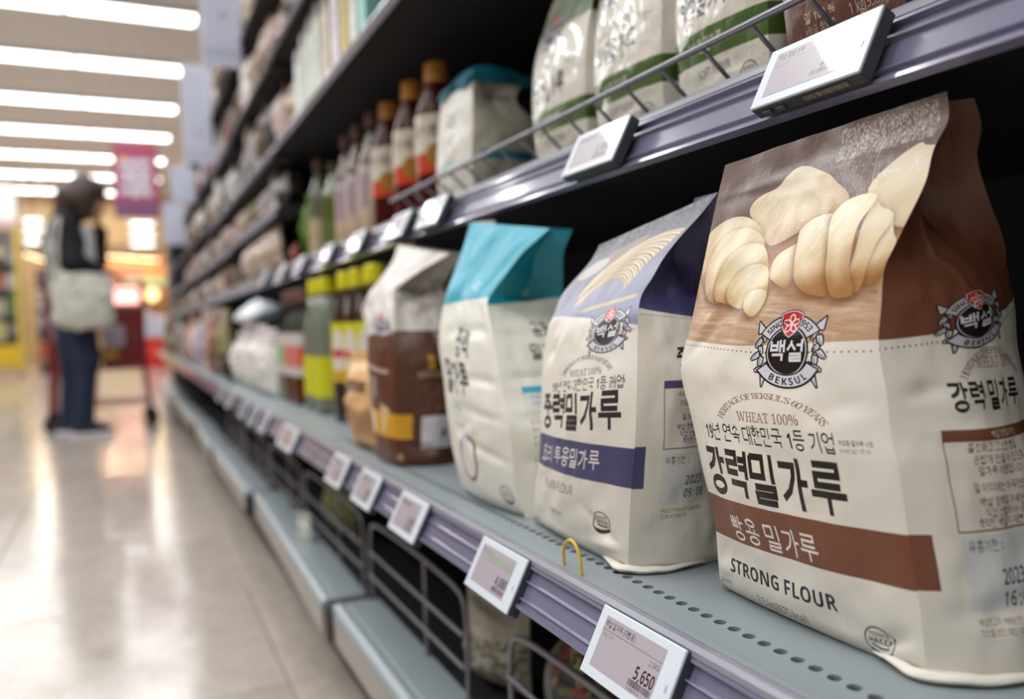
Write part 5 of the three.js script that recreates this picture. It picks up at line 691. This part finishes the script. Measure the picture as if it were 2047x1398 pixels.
{ const t = thing('end_frame', 'grey slotted end frame closing the far end of the shelving', 'end frame', [0.43, 0, -8.84]); mesh('frame_post', boxAt(-0.03, 0.03, 0, 1.82, -0.03, 0.0), std('#7a828f', 0.5), t); mesh('frame_panel', boxAt(0.03, 0.44, 0.1, 2.1, -0.025, -0.005), std('#6d7480', 0.5), t); for (let i = 0; i < 8; i++) mesh('cross_bar', boxAt(-0.05, -0.03, 0.3 + 0.2 * i, 0.33 + 0.2 * i, -0.02, -0.005), std('#8e96a4', 0.5), t); }
// ---------------------------------------------------------------- hanging sign
{
  const t = thing('hanging_sign', 'pinkish red sign with pale lettering hanging over the aisle', 'sign', [0.165, 1.84, -9.5], -0.08);
  mesh('sign_board', rbox(0.43, 0.78, 0.02, 0.006, 0, 0.39, 0), std('#93354f', 0.6), t);
  mesh('sign_print', new THREE.PlaneGeometry(0.42, 0.77).translate(0, 0.39, 0.0105), std('#ffffff', 0.6, { map: tex(210, 385, (x, w, h) => { x.fillStyle = '#9c3f5c'; x.fillRect(0, 0, w, h); x.fillStyle = '#77466b'; x.fillRect(0, h * 0.78, w, h * 0.22); const r = rng(6); x.fillStyle = '#c9d6e2'; for (let i = 0; i < 4; i++) for (let a = 0.14; a < 0.84; a += 0.12) { x.fillRect(w * a, h * (0.22 + 0.13 * i), w * 0.095, h * (0.07 + 0.045 * r())); } x.fillStyle = '#d9b04a'; x.fillRect(w * 0.14, h * 0.2, w * 0.2, h * 0.04); }) }), t);
  for (const s of [-0.17, 0.17]) mesh('hanging_wire', bar([s, 0.775, 0], [s, CEIL - 1.84, 0], 0.002), M.wire, t);
}
// ---------------------------------------------------------------- back of the shop
const lit = (c, e, k) => std('#ffffff', 0.6, { emissive: new THREE.Color(c), emissiveIntensity: e });
{
  const zb = -18.2;
  for (const [x, ys, g, w] of [[0.39, [2.81, 2.6, 2.4], 'on the right', 0.5], [-1.52, [2.83, 2.64, 2.43], 'on the left', 0.36]]) ys.forEach((y, i) => {
    const t = thing('light_panel', `white glowing panel in the stack of three ${g}, ${['top', 'middle', 'bottom'][i]} one`, 'light panel', [x, y, zb]); mesh('panel_frame', rbox(w, 0.1, 0.05, 0.01), M.white, t); mesh('diffuser', rbox(w - 0.1, 0.045, 0.012, 0.004, 0, 0, 0.028), lit('#ffffff', 2.6), t);
    const l = new THREE.RectAreaLight(0xffffff, 2.6, w - 0.1, 0.045); l.position.z = 0.037; l.rotation.y = Math.PI; l.name = 'light_panel_lamp'; t.add(l); for (const q of [-1, 1]) mesh('hanger', bar([q * w * 0.4, 0.0505, -0.015], [q * w * 0.4, i ? ys[i - 1] - y - 0.051 : CEIL - y, -0.015], 0.004), M.white, t);
  });
  const bulbGeo = new THREE.SphereGeometry(0.038, 14, 10), stem = bar([0, 0.04, 0], [0, 0.13, 0], 0.012), warm = lit('#ffd9a6', 4), shadeGeo = lathe([[0.034, 0.02], [0.039, 0.0], [0.04, -0.004], [0.036, 0.024], [0.02, 0.06], [0.001, 0.062]], 16);
  const lamps = []; for (let i = 0; i < 11; i++) lamps.push([-0.42 + 0.103 * i, 2.15 - 0.008 * i, i]); for (let i = 0; i < 5; i++) lamps.push([-1.6 + 0.085 * i, 2.16 - 0.03 * i, i]);
  lamps.forEach(([x, y], i) => { const right = i < 11, n = right ? i : i - 11, t = thing('warm_spot_lamp', right ? `warm glowing bulb in the row over the food counter, ${['first', 'second', 'third', 'fourth', 'fifth', 'sixth', 'seventh', 'eighth', 'ninth', 'tenth', 'eleventh'][n]} counted from the woman` : `warm glowing bulb in the short row left of the woman, ${['first', 'second', 'third', 'fourth', 'fifth'][n]} from the left`, 'lamp', [x, y, zb + 0.5]); mesh('bulb', bulbGeo, warm, t); mesh('stem', stem, M.black, t); mesh('shade', shadeGeo, M.black, t); if (n % 4 === 1) { const p = new THREE.PointLight(new THREE.Color(1, 0.78, 0.5), 1.6); p.position.y = 0.0; p.name = 'warm_lamp_light'; p.castShadow = true; t.add(p); } });
  const bm = thing('lamp_canopy', 'long dark beam carrying the warm bulbs at the back of the shop', 'canopy', [-0.5, 2.27, zb + 0.5]); mesh('beam', boxAt(-1.3, 1.25, 0, 0.05, -0.04, 0.04), M.black, bm); for (const x of [-1.2, 0, 1.2]) mesh('hanger', bar([x, 0.05, 0], [x, CEIL - 2.27, 0], 0.008), M.black, bm);
  const ct = thing('food_counter', 'food counter with maroon and green fascia under the warm bulbs', 'counter', [0, 0, zb]);
  mesh('maroon_fascia', boxAt(-0.75, 0.35, 1.72, 1.9, 0.3, 0.36), std('#8f4a45', 0.6), ct); mesh('green_fascia', boxAt(0.0, 0.85, 1.56, 1.71, 0.32, 0.38), std('#9fb58f', 0.6), ct); mesh('counter_front', boxAt(-1.2, 0.9, 0, 0.9, 0, 0.28), std('#b9895c', 0.6), ct); mesh('counter_top', boxAt(-1.22, 0.92, 0.9, 0.94, -0.02, 0.3), std('#d9cbb8', 0.4), ct); mesh('back_board', boxAt(-1.2, 0.9, 0.94, 2.2, -0.1, -0.04), std('#a8784a', 0.7), ct);
  const rs = thing('red_light_sign', 'glowing red sign with a pale lower half at the food counter', 'sign', [0.03, 1.37, zb + 0.42]); mesh('sign_box', rbox(0.5, 0.34, 0.06, 0.01), std('#7d1d1a', 0.5), rs); mesh('sign_face', boxAt(-0.24, 0.24, 0, 0.16, 0.03, 0.036), lit('#f0302c', 1.5), rs); mesh('sign_face', boxAt(-0.21, 0.24, -0.16, -0.003, 0.03, 0.036), lit('#ff8a80', 1.3), rs);
  const ys = thing('yellow_light_sign', 'round glowing yellow sign right of the red one', 'sign', [0.5, 1.37, zb + 0.42]); mesh('sign_drum', cyl(0.15, 0.15, 0.05, 28).rotateX(Math.PI / 2), std('#8a6a20', 0.5), ys); mesh('sign_face', cyl(0.13, 0.13, 0.008, 28).rotateX(Math.PI / 2).translate(0, 0, 0.03), lit('#f2c84a', 1.4), ys);
  const rd = thing('red_display_box', 'bright red display box low at the end of the aisle', 'display box', [0.47, 0, -16.6]); mesh('display_body', rbox(0.42, 0.52, 0.4, 0.02, 0, 0.26, 0), std('#c81512', 0.5), rd); mesh('price_card', boxAt(-0.1, 0.1, 0.2, 0.4, 0.2, 0.205), std('#d84a30', 0.5), rd);
  const wp = thing('white_goods_stack', 'bluish white wrapped goods standing on the red display box', 'goods', [0.47, 0.52, -16.6]); for (const [x, h] of [[-0.12, 0.5], [0.1, 0.42]]) mesh('wrapped_pack', rbox(0.2, h, 0.3, 0.03, x, h / 2, 0), phys('#ccd2e4', 0.3, { clearcoat: 0.6 }), wp);
  const yl = thing('yellow_poster_stand', 'cream and yellow floor stand behind the cart', 'stand', [-0.12, 0, -16.9]); mesh('stand_board', rbox(0.7, 0.62, 0.04, 0.01, 0, 0.33, 0), std('#d9c48c', 0.6), yl); mesh('stand_foot', boxAt(-0.36, 0.36, 0, 0.02, -0.15, 0.15), std('#b8a57c', 0.6), yl);
}
{ // end unit at the left edge
  const t = thing('promotion_rack', 'tall rack with yellow posts at the left edge of the photo', 'rack', [-1.78, 0, -15]);
  for (const x of [-0.33, 0.28]) mesh('yellow_post', boxAt(x - 0.035, x + 0.035, 0.06, 2.36, -0.03, 0.03), std('#c9ae3a', 0.5), t);
  mesh('header', boxAt(-0.42, 0.3, 2.45, 3.0, -0.05, 0.05), std('#e6e6e6', 0.6), t); mesh('header_strip', boxAt(-0.42, 0.3, 2.33, 2.45, -0.05, 0.05), std('#c7a9a6', 0.6), t);
  for (const y of [0.12, 0.55, 0.95, 1.35, 1.75]) mesh('rack_shelf', boxAt(-0.36, 0.3, y, y + 0.03, -0.3, 0.02), std('#5a5866', 0.5), t); mesh('yellow_base', boxAt(-0.36, 0.31, 0.15, 0.5, -0.28, 0.025), std('#d9b41c', 0.5), t); mesh('back_board', boxAt(-0.36, 0.31, 0.5, 2.33, -0.32, -0.3), std('#8d8a86', 0.7), t); for (const x of [-0.3, 0.26]) mesh('caster', cyl(0.05, 0.05, 0.04, 16).rotateZ(Math.PI / 2).translate(x, 0.05, -0.02), M.black, t);
  const cols = [['white', '#dcdad8'], ['orange', '#c9744a'], ['green', '#6f9a5c'], ['cream', '#d8cdb0'], ['grey', '#9d9aa3'], ['pale yellow', '#d6cf8a']]; let n = 0;
  for (const y of [0.58, 0.98, 1.38, 1.78]) for (const x of [-1.98, -1.78, -1.58]) { const c = cols[(n * 5 + Math.floor(n / 3)) % 6]; pack('rack_carton', `blurred ${c[0]} carton on the yellow-posted rack, ${['lowest', 'second', 'third', 'top'][Math.floor(n / 3)]} shelf, ${['left', 'middle', 'right'][n % 3]}`, [x, y + 0.0005, -15.15], [0.16, 0.24 + 0.05 * (n % 2), 0.16], c[1], n % 4, -faceAisle); n++; }
  const d = thing('aisle_shelf', 'shelf end with orange and grey goods between the rack and the woman', 'shelving', [-1.22, 0, -16.2]); mesh('shelf_body', boxAt(-0.16, 0.16, 0, 1.8, -0.3, -0.26), std('#6d6a72', 0.6), d); for (const y of [0.15, 0.6, 1.05, 1.5]) mesh('shelf_board', boxAt(-0.16, 0.16, y, y + 0.03, -0.26, 0.05), std('#8b8890', 0.5), d);
  n = 0; for (const y of [0.18, 0.63, 1.08]) for (const x of [-1.3, -1.15]) { const c = [['orange', '#c26a45'], ['pale', '#cfc4bb'], ['grey', '#a7a3ab']][n % 3]; pack('shelf_carton', `${c[0]} carton on the shelf end beside the woman, ${['lower', 'middle', 'upper'][Math.floor(n / 2)]} row ${n % 2 ? 'right' : 'left'}`, [x, y + 0.0005, -16.25], [0.13, 0.34, 0.16], c[1], n % 4, -faceAisle); n++; }
}
// ---------------------------------------------------------------- smooth bodies
// bones: [[x, y, z, r], [x, y, z, r]]; the field is the distance to the nearest, joined smoothly
function fieldMesh(bones, cell, blend, grow = 0) {
  const lo = V(1e9, 1e9, 1e9), hi = V(-1e9, -1e9, -1e9); for (const b of bones) for (const p of b) { lo.min(V(p[0] - p[3], p[1] - p[3], p[2] - p[3])); hi.max(V(p[0] + p[3], p[1] + p[3], p[2] + p[3])); }
  const c = lo.clone().add(hi).multiplyScalar(0.5), half = Math.max(hi.x - lo.x, hi.y - lo.y, hi.z - lo.z) / 2 + grow + cell * 3, n = Math.ceil(2 * half / cell), mc = new MarchingCubes(n, new THREE.MeshStandardMaterial(), false, false, 200000); mc.isolation = 0;
  const B = bones.map(([a, b]) => ({ a: V(a[0], a[1], a[2]), d: V(b[0] - a[0], b[1] - a[1], b[2] - a[2]), ra: a[3] + grow, rb: b[3] + grow })), p = V(0, 0, 0), q = V(0, 0, 0);
  for (let k = 0; k < n; k++) for (let j = 0; j < n; j++) for (let i = 0; i < n; i++) {
    p.set((i - n / 2) / (n / 2), (j - n / 2) / (n / 2), (k - n / 2) / (n / 2)).multiplyScalar(half).add(c); let s = 0, m = 1e9;
    for (const b of B) { q.copy(p).sub(b.a); const t = clamp(q.dot(b.d) / Math.max(b.d.lengthSq(), 1e-9), 0, 1); q.addScaledVector(b.d, -t); const d = q.length() - lerp(b.ra, b.rb, t); if (d < m) m = d; s += Math.exp(-Math.min(d, 1) / blend); }
    mc.field[k * n * n + j * n + i] = m > blend * 5 ? -m : blend * Math.log(s);
  }
  mc.update(); const count = mc.count ?? mc.geometry.drawRange.count, pos = new Float32Array(count * 3), nor = new Float32Array(count * 3);
  for (let i = 0; i < count * 3; i++) { pos[i] = mc.positionArray[i] * half + [c.x, c.y, c.z][i % 3]; nor[i] = mc.normalArray[i]; }
  const g = new THREE.BufferGeometry(); g.setAttribute('position', new THREE.BufferAttribute(pos, 3)); g.setAttribute('normal', new THREE.BufferAttribute(nor, 3)); g.setAttribute('uv', new THREE.BufferAttribute(new Float32Array(count * 2), 2)); return g;
}
// ---------------------------------------------------------------- the shopper
{
  const t = thing('person', 'woman in dark jacket and navy jeans looking down beside the red cart', 'person', [-0.262, 0, -5.87]);
  const S = [-0.055, 1.3], J = { pelvis: [-0.02, 0.88, 0], waist: [-0.045, 1.02, 0], chest: [-0.06, 1.2, 0], neck: [-0.035, 1.37, 0], head: [0.045, 1.5, 0], sr: [-0.06, 1.315, 0.165], sl: [-0.05, 1.315, -0.165], er: [-0.015, 1.075, 0.215], el: [0.1, 1.12, -0.2], wr: [0.13, 1.03, 0.15], wl: [0.135, 1.32, -0.09], hr: [-0.02, 0.87, 0.085], hl: [-0.06, 0.87, -0.085], kr: [0.035, 0.48, 0.09], kl: [-0.055, 0.48, -0.09], ar: [0.0, 0.085, 0.09], al: [-0.085, 0.085, -0.1] };
  const b = (a, ra, c, rc) => [[...J[a], ra], [...J[c], rc]], off = (a, d, r) => [J[a][0] + d[0], J[a][1] + d[1], J[a][2] + d[2], r];
  const torso = [[off('pelvis', [0, 0, 0.06], 0.1), off('pelvis', [0, 0, -0.06], 0.1)], [off('waist', [0, 0, 0.05], 0.085), off('waist', [0, 0, -0.05], 0.085)], [off('chest', [0, 0, 0.075], 0.1), off('chest', [0, 0, -0.075], 0.1)], b('waist', 0.1, 'chest', 0.11), b('pelvis', 0.11, 'waist', 0.1), [off('sr', [0, -0.005, -0.04], 0.062), off('sl', [0, -0.005, 0.04], 0.062)], b('chest', 0.1, 'neck', 0.06)];
  const arms = [b('sr', 0.052, 'er', 0.042), b('er', 0.042, 'wr', 0.028), b('sl', 0.052, 'el', 0.042), b('el', 0.042, 'wl', 0.028)], legs = [b('hr', 0.088, 'kr', 0.057), b('kr', 0.056, 'ar', 0.04), b('hl', 0.088, 'kl', 0.057), b('kl', 0.056, 'al', 0.04)];
  const feet = ['ar', 'al'].map((a) => [off(a, [-0.02, -0.045, 0], 0.036), off(a, [0.14, -0.055, 0], 0.026)]);
  // hands: palm, four fingers of different lengths and a thumb from the palm's side
  const hand = (w, dir, side, k) => { const o = V(...w), d = V(...dir).normalize(), s = V(...side).normalize(), n = d.clone().cross(s), at = (a, c, e) => o.clone().addScaledVector(d, a).addScaledVector(s, c).addScaledVector(n, e).toArray(), L = []; for (const c of [-0.022, 0.0, 0.022]) L.push([[...at(0.0, c * 0.6, 0), 0.016], [...at(0.075, c, 0), 0.014]]); [[-0.03, 0.07], [-0.01, 0.08], [0.01, 0.075], [0.03, 0.06]].forEach(([c, l]) => { L.push([[...at(0.075, c, 0), 0.009], [...at(0.075 + l * 0.5, c * 1.1, k * 0.012), 0.0085]]); L.push([[...at(0.075 + l * 0.5, c * 1.1, k * 0.012), 0.0085], [...at(0.075 + l * 0.85, c * 1.1, k * 0.04), 0.007]]); }); L.push([[...at(0.02, -0.026, 0), 0.012], [...at(0.065, -0.058, k * 0.012), 0.009]]); return L; };
  const hR = hand(J.wr, [0.9, -0.1, -0.35], [0, 0.3, 1], 1), hL = hand(J.wl, [-0.15, 0.95, 0.3], [0.3, 0, 1], 1);
  const HX = 0.03, HY = -0.015, hd = (l) => l.map((q) => q.map(([a, c, e, g]) => { const u = a - 0.03, v = c - 1.5, k = -0.3; return [0.03 + u * Math.cos(k) - v * Math.sin(k) + HX, 1.5 + u * Math.sin(k) + v * Math.cos(k) + HY, e, g]; }));
  const head = hd([[[0.035, 1.525, 0, 0.088], [0.05, 1.5, 0, 0.086]], [[0.085, 1.45, 0, 0.058], [0.098, 1.43, 0, 0.04]], [[0.06, 1.46, 0, 0.07], [0.07, 1.48, 0, 0.075]], [[0.128, 1.475, 0, 0.013], [0.147, 1.458, 0, 0.011]], [[0.112, 1.44, 0.016, 0.01], [0.112, 1.44, -0.016, 0.01]], [[0.04, 1.478, 0.086, 0.018], [0.034, 1.5, 0.088, 0.018]], [[0.04, 1.478, -0.086, 0.018], [0.034, 1.5, -0.088, 0.018]]]).concat([[[-0.03, 1.37, 0, 0.052], [0.04, 1.44, 0, 0.056]]]);
  const skin = std('#c79a78', 0.55), body = merged([fieldMesh([...torso, ...arms, ...legs, ...feet, [[-0.03, 1.37, 0, 0.052], [0.03, 1.45, 0, 0.056]]], 0.014, 0.018, -0.006), fieldMesh(head, 0.008, 0.008), fieldMesh(hR, 0.004, 0.003), fieldMesh(hL, 0.004, 0.003)]);
  mesh('body', body, skin, t);
  for (const s of [-1, 1]) { mesh('eye', new THREE.SphereGeometry(0.011, 12, 8).translate(...hd([[[0.121, 1.498, s * 0.032, 0]]])[0][0].slice(0, 3)), std('#2a1c16', 0.3), t); mesh('eyebrow', bar(hd([[[0.124, 1.518, s * 0.018, 0]]])[0][0].slice(0, 3), hd([[[0.117, 1.521, s * 0.048, 0]]])[0][0].slice(0, 3), 0.004), std('#3a2a22', 0.8), t); } mesh('mouth', bar(hd([[[0.123, 1.437, -0.02, 0]]])[0][0].slice(0, 3), hd([[[0.123, 1.437, 0.02, 0]]])[0][0].slice(0, 3), 0.0045), std('#9c5a50', 0.5), t);
  mesh('jacket', fieldMesh([...torso.slice(1), [off('pelvis', [-0.01, 0.02, 0.07], 0.105), off('pelvis', [-0.01, 0.02, -0.07], 0.105)], b('sr', 0.058, 'er', 0.05), [off('er', [0, 0, 0], 0.05), off('wr', [-0.02, 0, 0], 0.038)], b('sl', 0.058, 'el', 0.05), [off('el', [0, 0, 0], 0.05), off('wl', [0, -0.03, 0], 0.038)]], 0.014, 0.02, 0.012), std('#0f1119', 0.85), t);
  mesh('shirt_front', fieldMesh([[[0.045, 1.27, 0.03, 0.055], [0.05, 1.08, 0.05, 0.06]], [[0.045, 1.27, -0.03, 0.055], [0.05, 1.08, -0.05, 0.06]]], 0.014, 0.015, 0.005), std('#b9b9ba', 0.8), t);
  mesh('jeans', fieldMesh([...legs.map(([p, q]) => [[...p.slice(0, 3), p[3] + 0.006], [...q.slice(0, 3), q[3] + 0.016]]), torso[0]], 0.014, 0.016, 0.004), std('#1a2440', 0.85), t);
  for (const a of ['ar', 'al']) { const s = mesh('shoe', fieldMesh([[off(a, [-0.03, -0.03, 0], 0.044), off(a, [0.12, -0.045, 0], 0.032)], [off(a, [0, 0.0, 0], 0.048), off(a, [0.04, -0.03, 0], 0.042)]], 0.008, 0.01), std('#2c2e36', 0.8), t); mesh('sole', rbox(0.245, 0.024, 0.09, 0.011, J[a][0] + 0.045, 0.012, J[a][2], 2), std('#d9d9dc', 0.7), s); }
  mesh('hair', fieldMesh(hd([[[0.015, 1.545, 0, 0.1], [0.0, 1.5, 0, 0.112]], [[-0.03, 1.47, 0.05, 0.088], [-0.045, 1.41, 0.05, 0.06]], [[-0.03, 1.47, -0.05, 0.088], [-0.045, 1.41, -0.05, 0.06]], [[0.03, 1.52, 0.075, 0.048], [0.055, 1.42, 0.085, 0.03]], [[0.03, 1.52, -0.075, 0.048], [0.055, 1.42, -0.085, 0.03]], [[0.075, 1.575, 0.03, 0.045], [0.105, 1.55, -0.03, 0.03]]]), 0.01, 0.014, 0.012), std('#372821', 0.6), t);
}
{ // shoulder bag
  const t = thing('tote_bag', 'pale canvas tote bag with green leaf print hanging from the shoulder', 'tote bag', [-0.232, 0.67, -5.585]);
  const shape = (s) => (u, v) => { const w = Math.pow(Math.sin(Math.PI * clamp(u, 0, 1)), 0.5) * Math.pow(Math.sin(Math.PI * clamp(0.06 + 0.82 * v, 0, 1)), 0.5), round = v < 0.25 ? 0.055 * (1 - v / 0.25) ** 2 : 0; return V((u - 0.5) * (0.335 - 2 * round + 0.02 * noise(v * 2, 1, 1)) + 0.012 * (1 - v), v * 0.34 + 0.012 * noise(u * 2, 4, 2) - 0.03 * v * (u - 0.4), s * (0.006 + 0.045 * w + 0.006 * noise(u * 3, v * 3, s))); };
  const leaf = tex(256, 256, (x, w, h) => { x.fillStyle = '#c6c5bb'; x.fillRect(0, 0, w, h); const r = rng(31); for (let i = 0; i < 26; i++) { x.save(); x.translate(w * r(), h * (0.1 + 0.8 * r())); x.rotate(r() * 6); x.fillStyle = ['#86a083', '#5f8268', '#9db47c', '#7c9a86'][i % 4]; x.beginPath(); x.ellipse(0, 0, 7 + 8 * r(), 4 + 3 * r(), 0, 0, 7); x.fill(); x.restore(); } x.fillStyle = '#b9b3a4'; x.fillRect(0, h * 0.9, w, h * 0.1); });
  mesh('bag_body', merged([sheet(shape(1), 24, 22), sheet(shape(-1), 24, 22, true)]), std('#ffffff', 0.85, { map: leaf, side: THREE.DoubleSide }), t);
  for (const [a, s] of [[-0.02, 0.03], [0.02, -0.02]]) mesh('strap', tube([[-0.14 + a, 0.3, s], [-0.135 + a, 0.5, s * 0.5], [-0.125 + a, 0.63, -0.03], [-0.1, 0.685, -0.1 + a * 0.5], [-0.11 + a, 0.64, -0.17], [-0.135 + a, 0.6, -0.13], [-0.15 + a, 0.45, -0.02 + s * 0.4], [-0.1, 0.31, s]], 0.011, 40, 8), std('#b5b4ad', 0.85), t);
}
{ // shopping cart
  const t = thing('shopping_cart', 'red shopping cart with a white label plate standing behind the woman', 'cart', [-0.18, 0, -6.38]), red = phys('#7d1420', 0.4, { clearcoat: 0.5 }), pale = phys('#a0484c', 0.4);
  const x0 = -0.27, x1 = 0.29, zf = 0.2, zb = -0.2;
  for (const z of [zf, zb]) { mesh('post', tube([[x0 - 0.02, 0.1, z], [x0 + 0.0, 0.42, z], [x0 - 0.02, 1.02, z]], 0.014, 20, 8), red, t); mesh('post', tube([[x1 + 0.03, 0.1, z], [x1, 0.4, z], [x1 + 0.005, 1.0, z]], 0.014, 20, 8), red, t); for (const y of [0.4, 0.62, 0.82, 0.98]) mesh('basket_rail', bar([x0, y, z], [x1, y, z], 0.008), red, t); for (let i = 1; i < 12; i++) mesh('basket_bar', bar([lerp(x0, x1, i / 12), 0.4, z], [lerp(x0, x1, i / 12), 0.82, z], 0.003), red, t); mesh('base_rail', bar([x0 - 0.02, 0.16, z], [x1 + 0.03, 0.16, z], 0.01), pale, t); }
  for (const x of [x0, x1]) { for (const y of [0.4, 0.82]) mesh('end_rail', bar([x, y, zb], [x, y, zf], 0.009), red, t); mesh('end_panel', boxAt(x - 0.004, x + 0.004, 0.4, 0.8, zb, zf), red, t); }
  mesh('side_panel', boxAt(0.03, x1, 0.4, 0.8, zf - 0.012, zf - 0.004), red, t); mesh('basket_floor', boxAt(x0, x1, 0.39, 0.405, zb, zf), red, t); mesh('handle', bar([x0 - 0.05, 1.03, zb], [x0 - 0.05, 1.03, zf], 0.018), red, t); mesh('lower_panel', boxAt(x0, -0.12, 0.36, 0.5, zf - 0.01, zf), phys('#8d1a1c', 0.4), t);
  mesh('label_plate', rbox(0.14, 0.14, 0.006, 0.003, 0.1, 0.62, zf + 0.004), std('#b9aebb', 0.5), t); mesh('yellow_label', rbox(0.11, 0.075, 0.006, 0.003, 0.07, 0.5, zf + 0.004), std('#b98d2e', 0.5), t);
  for (const [x, z] of [[x0 - 0.02, zf], [x0 - 0.02, zb], [x1 + 0.03, zf], [x1 + 0.03, zb]]) { const w = mesh('wheel', new THREE.CylinderGeometry(0.05, 0.05, 0.026, 20).rotateX(Math.PI / 2).translate(x, 0.05, z), M.black, t); mesh('hub', new THREE.CylinderGeometry(0.018, 0.018, 0.03, 12).rotateX(Math.PI / 2).translate(x, 0.05, z), pale, w); mesh('fork', boxAt(x - 0.016, x + 0.016, 0.05, 0.12, z - 0.02, z + 0.02), M.black, t); }
}
renderer.render(scene, camera);
